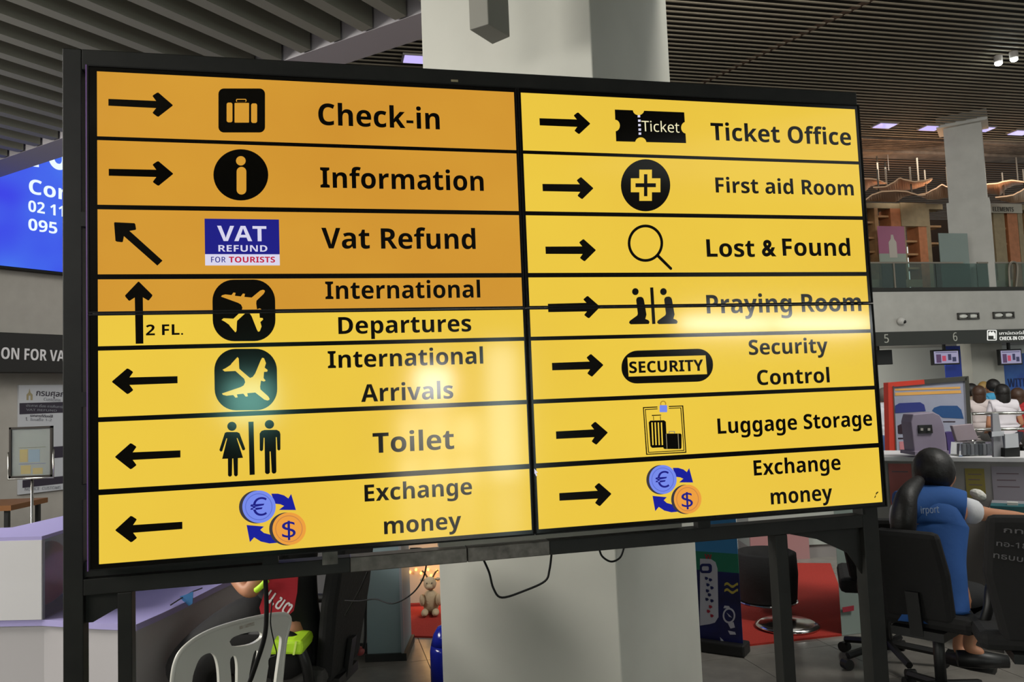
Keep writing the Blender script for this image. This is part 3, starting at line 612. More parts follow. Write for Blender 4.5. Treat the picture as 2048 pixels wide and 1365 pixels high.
s2 = shop('shop_front', 'wooden-framed shop front with a white name sign right of the mezzanine column', 1953, 2110, 408,
     ((1953, 1966, WOODR), (1966, 1978, WOODP), (2020, 2040, WOODR), (2041, 2050, WOODP), (1992, 2014, WOODP), (2075, 2085, WOOD)),
     ((1978, 2020, 456), (1978, 1993, 487), (2013, 2022, 487), (2050, 2080, 470)), ((1978, 2020, 561, 575, WOODP, 0),))
p, q = ms(1976, 427), ms(2038, 410); obj('name_sign', bx(G, p[0], q[0], DS-.1, DS-.04, p[1], q[1]), mat('sign_white', (186, 180, 166), .5), s2)
a, b, t = G.pix(1986, 423, DS-.1), G.pix(2027, 421.5, DS-.1), G.pix(1986, 414, DS-.1)
obj('lettering', join([text('ELEMENTS', G, DS-.1, a, (b[0], a[1]), t[1]-a[1], .02, .01)]), mat('sign_grey', (80, 76, 68), .6), s2)
for a, b, c, d in ((1981, 457, 2018, 444), (1980, 434, 2015, 433)):
    p, q = ms(a, b), ms(c, d); obj('brace', tube([G.w(p[0], DS+.7, p[1]), G.w(q[0], DS+.7, q[1])], .04, n=6), WOOD, s2)
SPL = ['small warm spot lamp high in the open bay right of the pink poster', 'small warm spot lamp just under the header beam near the mezzanine column', 'small warm spot lamp on the brace right of the pink poster', "small warm spot lamp beside the mezzanine column's left edge, upper one", "small warm spot lamp beside the mezzanine column's left edge, lower one", 'small warm spot lamp just below the handrail height right of the pink poster', 'lowest small warm spot lamp behind the glass balustrade', 'small warm spot lamp in the shop bay right of the mezzanine column']
LAMPW = em('warm_lamp', (255, 235, 205), 3)
for i, (x, y) in enumerate(((1819, 460), (1871, 441), (1829, 477), (1884, 461), (1881, 497), (1852, 524), (1818, 548), (2015, 478))):
    p = ms(x, y); c_ = G.w(p[0], DS+.6, p[1])
    solo('spot_lamp', blob(c_, (.045, .045, .035)), LAMPW, SPL[i], 'lamp', c_, group='spot lamps in the shop', smooth=True)
# pink poster
p, q = G.pix(1761, 524, DS-.4), G.pix(1808, 453, DS-.4)
pp = thing('advert_panel', 'pink cosmetics poster with a pale bottle standing before the shop', 'poster', G.w(p[0], DS-.4, zdk), G.a)
obj('print', bx(G, p[0], q[0], DS-.4, DS-.36, p[1]+(q[1]-p[1])*.23, q[1]), mat('poster_pink', (160, 98, 128), .4), pp)
obj('base_print', bx(G, p[0], q[0], DS-.4, DS-.36, p[1], p[1]+(q[1]-p[1])*.23), mat('poster_pale', (150, 160, 150), .4), pp)
mx = (p[0]+q[0])/2+.0; w_ = q[0]-p[0]; h_ = q[1]-p[1]; B = lambda u, v: (p[0]+u*w_, p[1]+v*h_)
obj('bottle_print', join([shape([[B(.36, .12), (B(.66, .12)), B(.66, .55), B(.58, .64), B(.55, .76), B(.47, .76), B(.45, .64), B(.36, .55)]], G, DS-.4, .004)]), mat('bottle_pale', (186, 180, 172), .4), pp)
obj('support', bx(G, p[0]+.05, q[0]-.05, DS-.38, DS-.34, zdk, p[1]), BLACK, pp)
# hanging wavy panels
WAVE = mat('wavy_panel', (218, 180, 146), .6)
def wave(near, far, dd, lab):
    cr = lambda p: (1690+p[0]/4.707, 330+p[1]/4.707); d0 = DM+1.9+dd
    def samp(pl, x):
        for (a, b), (c, d) in zip(pl, pl[1:]):
            if a <= x <= c: t = (x-a)/(c-a); t2 = t*t*(3-2*t); return b+(d-b)*(t*.5+t2*.5)
        return pl[-1][1]
    n = 26; bm = bmesh.new(); R = []; xa, xb = near[0][0], near[-1][0]; dpt = .75
    for k in range(n+1):
        x = xa+(xb-xa)*k/n; p = G.pix(*cr((x, samp(near, x))), d0-dpt); q = G.pix(*cr((x, samp(far, x))), d0+dpt)
        N_, F_ = G.w(p[0], d0-dpt, p[1]), G.w(q[0], d0+dpt, q[1]); up = Vector((0, 0, .035))
        R.append([bm.verts.new(c) for c in (N_, F_, F_+up, N_+up)])
    for k in range(n):
        for j in range(4): bm.faces.new((R[k][j], R[k][(j+1) % 4], R[k+1][(j+1) % 4], R[k+1][j]))
    bm.faces.new(R[0]); bm.faces.new(R[-1][::-1]); bmesh.ops.recalc_face_normals(bm, faces=bm.faces)
    pos = [(R[k][3].co+R[k][2].co)/2 for k in (6, 20)]
    t_ = thing('wavy_ceiling_panel', lab, 'ceiling panel', (pos[0]+pos[1])/2, G.a, 'wavy wooden panels hung over the shops')
    obj('wave_sheet', bm, WAVE, t_)
    for p in pos: obj('rod', tube([p, p+Vector((0, 0, 0.75))], .022, n=6), mat('rod_pale', (92, 86, 76), .5), t_)
for near, far, dd, lab in (
    ([(60, 150), (150, 135), (240, 135), (300, 145), (395, 178)], [(60, 330), (150, 290), (190, 250), (240, 205), (300, 188), (395, 181)], .5, 'wavy wood panel half hidden behind the screen edge, upper one'),
    ([(265, 218), (380, 212), (450, 175), (515, 128), (560, 145), (650, 162), (740, 155), (825, 133)], [(265, 222), (340, 245), (420, 253), (520, 245), (640, 232), (730, 205), (790, 175), (825, 137)], 0, 'topmost wavy wood panel left of the mezzanine column'),
    ([(190, 335), (260, 285), (350, 256), (480, 250), (580, 256), (640, 275), (700, 292), (760, 287)], [(190, 345), (300, 342), (400, 348), (480, 350), (560, 302), (640, 282), (700, 294), (760, 292)], -.3, 'lower wavy wood panel directly above the shop header beam'),
    ([(680, 288), (760, 275), (840, 235), (915, 190), (955, 210), (1000, 230), (1060, 225)], [(680, 293), (800, 330), (870, 325), (960, 312), (1000, 302), (1060, 270)], .3, 'wavy wood panel running behind the left edge of the mezzanine column'),
    ([(1200, 250), (1280, 205), (1350, 185), (1430, 180), (1500, 160), (1570, 150), (1685, 165), (1760, 200)], [(1200, 270), (1290, 262), (1390, 275), (1460, 290), (1520, 225), (1600, 192), (1685, 188), (1760, 205)], 0, 'upper wavy wood panel right of the mezzanine column'),
    ([(1415, 312), (1500, 303), (1580, 290), (1640, 260), (1700, 225), (1780, 215)], [(1415, 316), (1480, 340), (1570, 358), (1640, 356), (1700, 345), (1780, 300)], -.3, 'lower wavy wood panel right of the mezzanine column')):
    wave(near, far, dd, lab)
# ceiling lamps
VIO = em('violet_lamp', (205, 190, 255), 1.0); HOUS = mat('lamp_housing', (150, 145, 140), .5)
for i, (x, y) in enumerate(((1770, 257), (1862, 262), (1966, 264), (2040, 271), (833, 126))):
    a = G.pz(x, y, 8.40); c_ = G.w(a[0], a[1], 8.36)
    t_ = thing('ceiling_downlight', ('violet-white ceiling light nearest the screen edge', 'violet-white ceiling light just left of the column capital', 'violet-white ceiling light just right of the mezzanine column', 'violet-white ceiling light at the right picture edge', 'violet ceiling light between the soffit and the big column')[i], 'lamp', c_, G.a, 'violet downlights in the slatted ceiling')
    L = .25
    obj('housing', bx(G, a[0]-L-.04, a[0]+L+.04, a[1]-.2, a[1]+.2, 8.475, 8.52), HOUS, t_); obj('diffuser', bx(G, a[0]-L, a[0]+L, a[1]-.17, a[1]+.17, 8.46, 8.476), VIO, t_)
SPOT = em('spot_white', (240, 250, 245), 40)
for i, (x, y) in enumerate(((1997, 125), (2028, 117))):
    a = G.pz(x, y, 8.35); c_ = G.w(a[0], a[1], 8.35)
    t_ = thing('spotlight', ('left one of the two dazzling white ceiling spotlights', 'right one of the two dazzling white ceiling spotlights')[i], 'lamp', c_, G.a, 'pair of bright ceiling spotlights')
    obj('housing', lathe([(.07, .0), (.085, .02), (.085, .14), (.05, .16)], c_), HOUS, t_); obj('bulb', blob(c_+Vector((0, 0, -.02)), (.075, .075, .05)), SPOT, t_, smooth=True)
# small mobile hanging from the far ceiling
p = G.pix(1783, 296, DM+3)
hm = thing('hanging_sensor', 'dark ceiling-hung device with thin cables above the wavy panels', 'device', G.w(p[0], DM+3, p[1]), G.a)
obj('body', bx(G, p[0], p[0]+.3, DM+2.9, DM+3.1, p[1]-.05, p[1]+.03), BLACK, hm); obj('ring', lathe([(.14, 0), (.16, .03), (.14, .06)], G.w(p[0]-.15, DM+3, p[1]-.02), 12), HOUS, hm)
obj('wire', tube([G.w(p[0]-.15, DM+3, p[1]-.1), G.w(p[0]-.15, DM+3, p[1]-.7)], .008, n=5), HOUS, hm); obj('suspension', tube([G.w(p[0]+.1, DM+3, p[1]), G.w(p[0]+.1, DM+3, 8.4)], .008, n=5), HOUS, hm)
# ---- below the mezzanine: monitors, banners
def monitor(x0, y0, x1, y1, lab, scr, d):
    a, b = G.pix(x0, y1, d), G.pix(x1, y0, d)
    t_ = thing('hanging_monitor', lab, 'monitor', G.w((a[0]+b[0])/2, d, a[1]), G.a)
    obj('housing', bx(G, a[0], b[0], d, d+.1, a[1], b[1]), BLACK, t_, bevel=.01)
    obj('hanger', bx(G, (a[0]+b[0])/2-.03, (a[0]+b[0])/2+.03, d+.03, d+.09, b[1], zfb+.13), BLACK, t_)
    if scr:
        e = .04; obj('screen', bx(G, a[0]+e, b[0]-e, d-.004, d, a[1]+e, b[1]-e), em('monitor_lilac', (150, 145, 175), .9), t_)
        w_, h_ = b[0]-a[0], b[1]-a[1]
        for u0, u1, v0, v1, m in ((.12, .3, .15, .7, em('monitor_plum', (80, 50, 90), .8)), (.34, .48, .25, .6, em('monitor_red', (190, 60, 90), .8)), (.56, .68, .3, .7, em('monitor_dark', (40, 40, 80), .8)), (.72, .86, .2, .5, em('monitor_dark', (40, 40, 80), .8)), (.1, .9, .8, .84, em('monitor_dark', (40, 40, 80), .8))):
            obj('screen_block', bx(G, a[0]+w_*u0, a[0]+w_*u1, d-.007, d-.004, a[1]+h_*v0, a[1]+h_*v1), m, t_)
monitor(1735, 700, 1784, 731, 'black monitor seen unlit under the fascia number 5', False, DM+.6)
monitor(1867, 699, 1918, 731, 'lit monitor with red and blue graphics under the fascia number 6', True, DM+.6)
monitor(2001, 698, 2043, 731, 'lit monitor hanging to the right of the lower column', True, DM+.7)
def flat(name, lab, cat, x0, y0, x1, y1, d, m, zlow=None, th=.05):
    a, b = G.pix(x0, y1, d), G.pix(x1, y0, d)
    t_ = thing(name, lab, cat, G.w((a[0]+b[0])/2, d, a[1] if zlow is None else zlow), G.a)
    obj('panel', bx(G, a[0], b[0], d, d+th, a[1] if zlow is None else zlow, b[1]), m, t_); return t_, a, b
BLUE = mat('poster_blue', (34, 60, 160), .5)
flat('blue_banner', 'narrow deep blue banner hanging behind the lit counter monitor', 'banner', 1893, 692, 1920, 762, DM+1.05, BLUE, zlow=0, th=.03)
t_, a, b = flat('blue_poster', 'large sky-blue poster with the word WITH behind the queue', 'poster', 2008, 705, 2110, 900, DM+2.5, mat('poster_sky', (66, 122, 205), .5, noise=.5, nscale=2, c2=(40, 80, 180)))
p0 = G.pix(2016, 775, DM+2.5); p1 = G.pix(2056, 775, DM+2.5); tt = G.pix(2016, 758, DM+2.5)
obj('lettering', join([text('WITH', G, DM+2.5, p0, (p1[0], p0[1]), tt[1]-p0[1], .02, .01)]), mat('poster_navy', (20, 36, 90), .5), t_)
obj('pale_band', bx(G, a[0], b[0], DM+2.49, DM+2.5, G.pix(2020, 835, DM+2.5)[1], G.pix(2020, 800, DM+2.5)[1]), mat('poster_white', (200, 208, 214), .5), t_)
# check-in desks far behind
t_, a, b = flat('check_in_desk', 'long grey check-in desk under the fascia behind the queue', 'counter', 1740, 862, 2250, 900, DM-1, mat('desk_grey', (120, 122, 122), .5), zlow=0, th=.7)
obj('desk_top', bx(G, a[0], b[0], DM-1.05, DM-.25, b[1], b[1]+.04), CNT, t_)

# ================================================================ PEOPLE
def skin_mesh(nodes, edges, root, sub=2, name='body'):
    names = list(nodes); idx = {n: i for i, n in enumerate(names)}
    me = bpy.data.meshes.new(name); me.from_pydata([Vector(nodes[n][0]) for n in names], [(idx[a], idx[b]) for a, b in edges], [])
    o = bpy.data.objects.new('tmp', me); C.objects.link(o); o.modifiers.new('skin', 'SKIN'); 
    if not me.skin_vertices: bpy.context.view_layer.update()
    sv = me.skin_vertices[0].data if me.skin_vertices else None
    for n in names:
        r = nodes[n][1]; r = (r, r) if not isinstance(r, tuple) else r; sv[idx[n]].radius = r; sv[idx[n]].use_root = (n == root)
    m2 = o.modifiers.new('sub', 'SUBSURF'); m2.levels = sub
    dg = bpy.context.evaluated_depsgraph_get(); dg.update()
    r = bpy.data.meshes.new_from_object(o.evaluated_get(dg)); bpy.data.objects.remove(o); bpy.data.meshes.remove(me); return r
def ensure_skin(): pass
def fingers(nodes, edges, s, wrist, palm, side):
    """five fingers past the palm node, spread across the vector side"""
    w_ = Vector(nodes[wrist][0]); p = Vector(nodes[palm][0]); d = (p-w_).normalized(); sd = Vector(side).normalized(); dn = d.cross(sd).normalized()
    for k, (off, L) in enumerate(((-.03, .055), (-.01, .07), (.011, .065), (.03, .05))):
        a, b = s+'f%da' % k, s+'f%db' % k
        nodes[a] = (p+sd*off+d*(.035), .0085); nodes[b] = (p+sd*off*1.15+d*(.035+L*.8)-dn*.02, .007); edges += [(palm, a), (a, b)]
    a, b = s+'ta', s+'tb'; nodes[a] = (p-sd*.04-d*.01, .010); nodes[b] = (p-sd*.062+d*.03-dn*.01, .008); edges += [(palm, a), (a, b)]
def figure(J, label, loc, rz, shirt, lower, hairm, skin=SKIN, hair='short', sleeve='short', leg='trousers', group=None, extra=None):
    """J: joint name -> world position. One continuous body; clothes and hair are its children."""
    J['upper'] = Vector(J['chest'])*.5+Vector(J['neck0'])*.5
    R_ = dict(upper=(.12, .08), pelvis=(.135, .10), waist=(.115, .085), chest=(.14, .095), neck0=(.06, .055), neck=.048, chin=(.062, .07), head=(.078, .088), crown=(.060, .068), shL=.05, shR=.05, elL=.037, elR=.037, wrL=.025, wrR=.025, paL=(.034, .018), paR=(.034, .018), hipL=.085, hipR=.085, knL=.055, knR=.055, anL=.035, anR=.035, toL=.03, toR=.03)
    nodes = {n: (Vector(J[n]), R_[n]) for n in J if n in R_}
    edges = [('pelvis', 'waist'), ('waist', 'chest'), ('chest', 'upper'), ('upper', 'neck0'), ('neck0', 'neck'), ('neck', 'chin'), ('chin', 'head'), ('head', 'crown'), ('upper', 'shL'), ('shL', 'elL'), ('elL', 'wrL'), ('wrL', 'paL'), ('upper', 'shR'), ('shR', 'elR'), ('elR', 'wrR'), ('wrR', 'paR'),
             ('pelvis', 'hipL'), ('hipL', 'knL'), ('knL', 'anL'), ('anL', 'toL'), ('pelvis', 'hipR'), ('hipR', 'knR'), ('knR', 'anR'), ('anR', 'toR')]
    face = Vector(J['face']).normalized(); hd = Vector(J['head']); ch = Vector(J['chin'])
    upv = (Vector(J['crown'])-ch).normalized(); sd = face.cross(upv).normalized()
    nodes['nose'] = ((hd*.45+ch*.55)+face*.098, .012); edges.append(('chin', 'nose'))
    for s, k in (('L', -1), ('R', 1)): nodes['ear'+s] = ((hd*.5+ch*.5)+sd*k*.082, (.008, .016)); edges.append(('chin', 'ear'+s))
    for s in 'LR': fingers(nodes, edges, s, 'wr'+s, 'pa'+s, sd*(1 if s == 'R' else -1))
    t = thing('person', label, 'person', loc, rz, group)
    body = obj('body', skin_mesh(nodes, edges, 'pelvis'), skin, t, smooth=True)
    for k in (-1, 1): obj('eye', blob((hd*.62+ch*.38)+face*.083+sd*k*.03, (.011, .011, .008), sub=2), mat('eye_dark', (30, 24, 20), .3), body, local=False)
    obj('mouth', blob(ch*1.0+(ch-hd)*.12+face*.082, (.02, .008, .006), sub=2), mat('lip', (140, 80, 72), .5), body)
    def mid(a, b, f): return Vector(J[a])*(1-f)+Vector(J[b])*f
    g = .016
    sn = {n: (Vector(J[n]), tuple(x+g for x in R_[n]) if isinstance(R_[n], tuple) else R_[n]+g) for n in ('pelvis', 'waist', 'chest', 'upper', 'shL', 'shR')}
    for n in ('waist', 'chest', 'upper'): sn[n] = (Vector(J[n]), tuple(x+.028 for x in R_[n]))
    sn['collar'] = (mid('chest', 'neck0', 1.0), (.078, .072)); se = [('pelvis', 'waist'), ('waist', 'chest'), ('chest', 'upper'), ('upper', 'collar'), ('upper', 'shL'), ('upper', 'shR')]
    sn['hem'] = (Vector(J['pelvis'])-(Vector(J['waist'])-Vector(J['pelvis'])).normalized()*.06, (.15, .115)); se.append(('pelvis', 'hem'))
    slv = {}
    for s in 'LR':
        if sleeve == 'short': sn['sl'+s] = (mid('sh'+s, 'el'+s, .62), .056); se.append(('sh'+s, 'sl'+s))
        elif sleeve == 'long': sn['el'+s] = (Vector(J['el'+s]), .052); sn['cu'+s] = (mid('el'+s, 'wr'+s, .92), .038); se += [('sh'+s, 'el'+s), ('el'+s, 'cu'+s)]
        elif sleeve == 'vest': slv[s] = {'a': (mid('sh'+s, 'el'+s, -.15), .074), 'b': (mid('sh'+s, 'el'+s, .3), .07), 'c': (mid('sh'+s, 'el'+s, .66), .066)}
    sb = bmesh.new(); sb.from_mesh(skin_mesh(sn, se, 'pelvis')); L_, U_, R2_ = Vector(J['shL']), Vector(J['upper']), Vector(J['shR']); c2_ = mid('upper', 'neck0', .45)
    tube(smooth_path([L_+(L_-c2_)*.12, L_, c2_, R2_, R2_+(R2_-c2_)*.12], 4), .1, sb, n=14, radii=[.03+.058*min(1, i/3, (16-i)/3)+.012*math.sin(i/16*math.pi) for i in range(17)])
    obj('shirt' if sleeve != 'vest' else 'vest', sb, shirt, t, smooth=True)
    for s in slv: obj('sleeve', skin_mesh(slv[s], [('a', 'b'), ('b', 'c')], 'a'), cloth('sleeve_white', (196, 196, 200)), t, smooth=True)
    if leg == 'trousers':
        ln = {'pelvis': (Vector(J['pelvis'])-Vector((0, 0, .02)), (.155, .12))}; le = []
        for s in 'LR':
            ln['hip'+s] = (Vector(J['hip'+s]), .098); ln['kn'+s] = (Vector(J['kn'+s]), .074); ln['an'+s] = (mid('kn'+s, 'an'+s, .93), .056); le += [('pelvis', 'hip'+s), ('hip'+s, 'kn'+s), ('kn'+s, 'an'+s)]
        obj('trousers', skin_mesh(ln, le, 'pelvis'), lower, t, smooth=True)
    else:
        ln = {'pelvis': (Vector(J['pelvis'])-Vector((0, 0, .01)), (.165, .125)), 'm': (mid('hipL', 'knL', .5)*.5+mid('hipR', 'knR', .5)*.5, (.165, .115)), 'h': (mid('hipL', 'knL', .96)*.5+mid('hipR', 'knR', .96)*.5, (.145, .11))}
        obj('skirt', skin_mesh(ln, [('pelvis', 'm'), ('m', 'h')], 'pelvis'), lower, t, smooth=True)
    for s in 'LR':
        a, b = Vector(J['an'+s]), Vector(J['to'+s]); d = (b-a); d.z = 0; d = d.normalized() if d.length > 1e-4 else Vector((0, 1, 0))
        fz = min(a.z, b.z); bm = tube([Vector((a.x, a.y, fz-.02))-d*.05, Vector((a.x, a.y, fz-.02))+d*.06, Vector((a.x, a.y, fz-.025))+d*.18], .04, n=8, radii=[.042, .045, .032]); obj('shoe', bm, BLACK, t, smooth=True)
    hb_ = blob(hd+upv*.018-face*.018, (.098, .112, .112), sub=3, rot=face_rot(face, upv)); 
    for v in list(hb_.verts):
        q = v.co-hd
        if q.dot(face) > .045 and q.dot(upv) < .055: v.co -= face*(q.dot(face)-.045)
    obj('hair', hb_, hairm, t, smooth=True)
    if hair in ('bob', 'long'):
        L = .13 if hair == 'bob' else .26
        pts = [hd-face*.03+upv*.04, hd-face*.05-upv*.05, hd-face*.06-upv*L]; obj('hair_back', tube(smooth_path(pts, 4), .1, n=12, radii=None), hairm, t, smooth=True) if hair == 'long' else obj('hair_back', tube(smooth_path(pts, 4), .09, n=12), hairm, t, smooth=True)
    if extra: extra(t)
    return t
def face_rot(f, u):
    s = f.cross(u).normalized(); u2 = s.cross(f).normalized(); return Matrix((s, f, u2)).transposed().to_4x4()
def stand(px, ytop, Y, az, label, shirt, lower, hairm, hair='short', group='people queueing at the far desks', **k):
    top_ = P3(px, ytop, Y); H_ = top_.z; s = H_/1.70; o = Vector((top_.x, top_.y, 0)); a = math.radians(az); f = Vector((math.sin(a), math.cos(a), 0)); r = Vector((f.y, -f.x, 0))
    L = lambda x, y, z: o+r*x*s+f*y*s+Vector((0, 0, z*s))
    J = dict(pelvis=L(0, 0, .93), waist=L(0, .0, 1.08), chest=L(0, -.01, 1.28), neck0=L(0, -.01, 1.42), neck=L(0, 0, 1.46), chin=L(0, .03, 1.52), head=L(0, .01, 1.585), crown=L(0, 0, 1.635), face=f,
             shL=L(-.17, 0, 1.37), shR=L(.17, 0, 1.37), elL=L(-.24, -.02, 1.09), elR=L(.24, -.02, 1.09), wrL=L(-.2, .16, .98), wrR=L(.2, .16, .98), paL=L(-.18, .22, .97), paR=L(.18, .22, .97),
             hipL=L(-.09, 0, .87), hipR=L(.09, 0, .87), knL=L(-.1, .01, .48), knR=L(.1, .01, .48), anL=L(-.1, 0, .09), anR=L(.1, 0, .09), toL=L(-.11, .13, .05), toR=L(.11, .13, .05))
    return figure(J, label, o, 0, shirt, lower, hairm, hair=hair, group=group, **k)
NAVYC = cloth('navy_trousers', (34, 36, 46)); GREYC = cloth('grey_trousers', (70, 68, 66))
stand(1768, 779, 12.0, 40, 'grey-haired person in a white top left of the red-edged display', cloth('top_white', (190, 190, 196)), GREYC, mat('grey_hair', (88, 80, 74), .6))
stand(1943, 770, 13.2, 70, 'dark-haired person in a beige top just right of the display frame', cloth('top_beige', (150, 138, 122)), NAVYC, HAIR)
stand(1957, 775, 12.2, 30, 'brown-haired person in a pale pink-white top leaning behind the blue shirt', cloth('top_pale', (196, 184, 182)), GREYC, HAIRB, hair='bob')
stand(1968, 766, 14.0, 60, 'blond-haired person whose head shows behind the blue shirt', cloth('top_grey', (140, 136, 130)), NAVYC, mat('blond_hair', (140, 112, 60), .6))
stand(1984, 761, 12.9, -20, 'man in a bright sky-blue polo shirt standing in the queue', cloth('polo_blue', (60, 140, 180)), NAVYC, HAIR)
stand(2003, 772, 11.2, 10, 'woman with bobbed black hair and a white tee seen from behind', cloth('tee_white', (206, 200, 206)), NAVYC, HAIR, hair='bob')
stand(2036, 780, 11.6, 60, 'brown-haired person in a red top at the right edge of the queue', cloth('top_red', (170, 40, 44)), GREYC, HAIRB, hair='bob')
# queue rail
qr = thing('queue_rail', 'chrome queue barrier with two rails in front of the waiting people', 'railing', P3(1990, 1000, 9.2).xy.to_3d(), 0)
for yy in (826, 858): obj('rail', tube([P3(1938, yy+2, 9.2), P3(2110, yy-1, 9.0)], .018), CHROME, qr, smooth=True)
for px in (1940, 1992, 2060): p = P3(px, 826, 9.17); obj('post', tube([p, Vector((p.x, p.y, 0))], .02), CHROME, qr, smooth=True)

# ================================================================ RIGHT COUNTER
c0 = E.l(Vector((2.80, 5.24, 0)))
rcn = thing('service_counter', 'white two-level service counter where the woman in blue works', 'counter', E.w(c0.x, c0.y, 0), E.a)
CG = mat('counter_grey', (126, 122, 120), .5)
obj('body', bx(E, c0.x-.72, c0.x+2.6, c0.y+.03, c0.y+.5, 0, 1.07), CG, rcn)
obj('top', bx(E, c0.x-.76, c0.x+2.64, c0.y, c0.y+.54, 1.07, 1.10), CNT, rcn, bevel=.004)
xd = E.l(P3(1972, 1035, 4.5)).x
obj('desk', bx(E, xd, c0.x+2.6, c0.y-.42, c0.y+.04, .80, .83), mat('desk_pale', (130, 130, 134), .5), rcn, bevel=.004)
obj('desk_panel', bx(E, xd+.02, xd+.05, c0.y-.38, c0.y+.03, 0, .80), CG, rcn)
obj('plinth', bx(E, c0.x-.70, c0.x+2.58, c0.y+.0, c0.y+.03, 0, .09), BLACK, rcn)
def cp_(px, py): return E.pix(px, py, c0.y+.028)
def note(x0, y0, x1, y1, m, lab, cat='notice', nm='paper_notice', lines=3):
    a, b = cp_(x0, y1), cp_(x1, y0); yy = c0.y+.028
    t_ = thing(nm, lab, cat, E.w(a[0], yy, a[1]), E.a); obj('sheet', bx(E, a[0], b[0], yy-.003, yy, a[1], b[1]), m, t_)
    w_, h_ = b[0]-a[0], b[1]-a[1]
    for k in range(lines): obj('printed_line', bx(E, a[0]+w_*.15, a[0]+w_*(.85-.1*(k % 2)), yy-.0035, yy-.003, b[1]-h_*(.18+k*.18)-h_*.03, b[1]-h_*(.18+k*.18)), mat('faint_print', (92, 76, 82), .6), t_)
note(1782, 928, 1822, 1010, mat('pink_paper', (150, 84, 80), .6), 'pink picture sheet taped on the counter left of the seated woman', lines=1)
note(1934, 938, 1968, 996, mat('yellow_paper', (120, 108, 48), .6), 'yellow sheet taped on the counter right of the seated woman')
note(1988, 934, 2046, 1006, mat('white_paper', (128, 122, 130), .6), 'white printed sheet taped on the counter at the far right')
zt_c = 1.10
def on(fr, px, py, z): a = fr.pz(px, py, z); return a
# display board behind the counter
Db = 6.2
def db(px, py): return G.w(*(lambda q: (q[0], Db, q[1]))(G.pix(px, py, Db)))
brd = thing('display_board', 'framed advertising board with red edge and blue vehicle pictures behind the counter', 'display', G.w(G.pix(1860, 900, Db)[0], Db, 0), G.a)
away = G.y
def slab(name, pts, m, th, dy=0, par=None, f=db):
    return obj(name, prism([f(*p)+away*dy for p in pts], away*th), m, par)
slab('print', [(1782, 916), (1780, 770), (1928, 757), (1942, 916)], mat('board_print', (138, 140, 156), .35, noise=.3, nscale=2, c2=(120, 124, 140)), .03, 0, brd)
slab('frame_side', [(1778, 990), (1773, 766), (1783, 765), (1790, 990)], mat('board_red', (165, 48, 34), .4), .06, -.02, brd)
slab('frame_side', [(1938, 990), (1926, 757), (1934, 753), (1948, 990)], CHROME, .06, -.02, brd)
slab('frame_top', [(1773, 766), (1775, 775), (1846, 769), (1845, 760)], mat('board_red', (165, 48, 34), .4), .06, -.021, brd)
slab('frame_top', [(1845, 760), (1846, 769), (1930, 762), (1931, 753)], CHROME, .06, -.02, brd)
slab('inner_trim', [(1783, 772), (1781, 773), (1790, 985), (1793, 985)], CHROME, .02, -.03, brd)
for lx in (1795, 1925): x_ = G.pix(lx, 916, Db); obj('leg', bx(G, x_[0], x_[0]+.04, Db+.01, Db+.04, 0, x_[1]), STEEL, brd)
OR = mat('print_orange', (186, 140, 74), .4); BD = mat('print_blue', (38, 46, 104), .4); BT = mat('print_teal', (34, 66, 110), .4); PK = mat('print_pink', (170, 110, 116), .4); DK = mat('print_dark', (40, 24, 34), .4)
slab('print_stripe', [(1790, 782), (1790, 778), (1920, 774), (1920, 778)], OR, .002, -.003, brd); slab('print_stripe', [(1790, 792), (1790, 786), (1921, 781), (1922, 787)], OR, .002, -.003, brd)
slab('print_vehicle', [(1790, 827), (1790, 812), (1798, 807), (1840, 805), (1848, 810), (1851, 823)], BD, .002, -.003, brd)
slab('print_vehicle', [(1885, 836), (1864, 822), (1868, 816), (1880, 812), (1914, 812), (1922, 820), (1927, 838)], BT, .002, -.003, brd)
slab('print_vehicle', [(1796, 868), (1795, 852), (1803, 848), (1824, 848), (1827, 870)], DK, .002, -.003, brd)
slab('print_line', [(1796, 879), (1796, 876), (1822, 876), (1822, 878)], DK, .002, -.003, brd); slab('print_line', [(1886, 845), (1886, 843), (1910, 843), (1910, 845)], DK, .002, -.003, brd)
slab('print_block', [(1800, 912), (1798, 884), (1826, 882), (1826, 912)], PK, .002, -.003, brd)
# things on the counter
def cw_(px, py, d=5.35): return P3(px, py, d)
mo = thing('cash_register', 'grey-lilac till display seen from behind, with a black socket plate', 'monitor', cw_(1856, 905), 0)
pts = [(1829, 906), (1822, 845), (1826, 829), (1866, 825), (1880, 831), (1888, 850), (1893, 880), (1895, 906)]
LIL = mat('plastic_lilac', (128, 118, 136), .5)
obj('housing', prism([P3(x, y, 5.30) for x, y in pts], (0, .14, 0)), LIL, mo, bevel=.006)
obj('socket_plate', prism([P3(x, y, 5.29) for x, y in ((1838, 868), (1837, 851), (1864, 850), (1866, 867))], (0, .012, 0)), BLACK, mo)
for x in (1844, 1858): obj('socket', prism([P3(x+a, y, 5.28) for a, y in ((-2.5, 862), (-2.5, 857), (2.5, 857), (2.5, 862))], (0, .01, 0)), HOUS, mo)
obj('base', prism([P3(x, y, 5.26) for x, y in ((1830, 911), (1830, 904), (1898, 902), (1898, 910))], (0, .2, 0)), LIL, mo)
f2 = thing('card_screen', 'pale pinkish flat panel tilted beside the till display', 'monitor', cw_(1930, 905, 5.1), 0)
obj('panel', prism([P3(x, y, 5.10) for x, y in ((1914, 884), (1904, 852), (1945, 848), (1958, 880))], (0, .03, 0)), mat('panel_pinkish', (150, 136, 144), .5), f2, bevel=.004)
obj('stand', prism([P3(x, y, 5.12) for x, y in ((1925, 912), (1926, 880), (1934, 880), (1936, 912))], (0, .03, 0)), BLACK, f2)
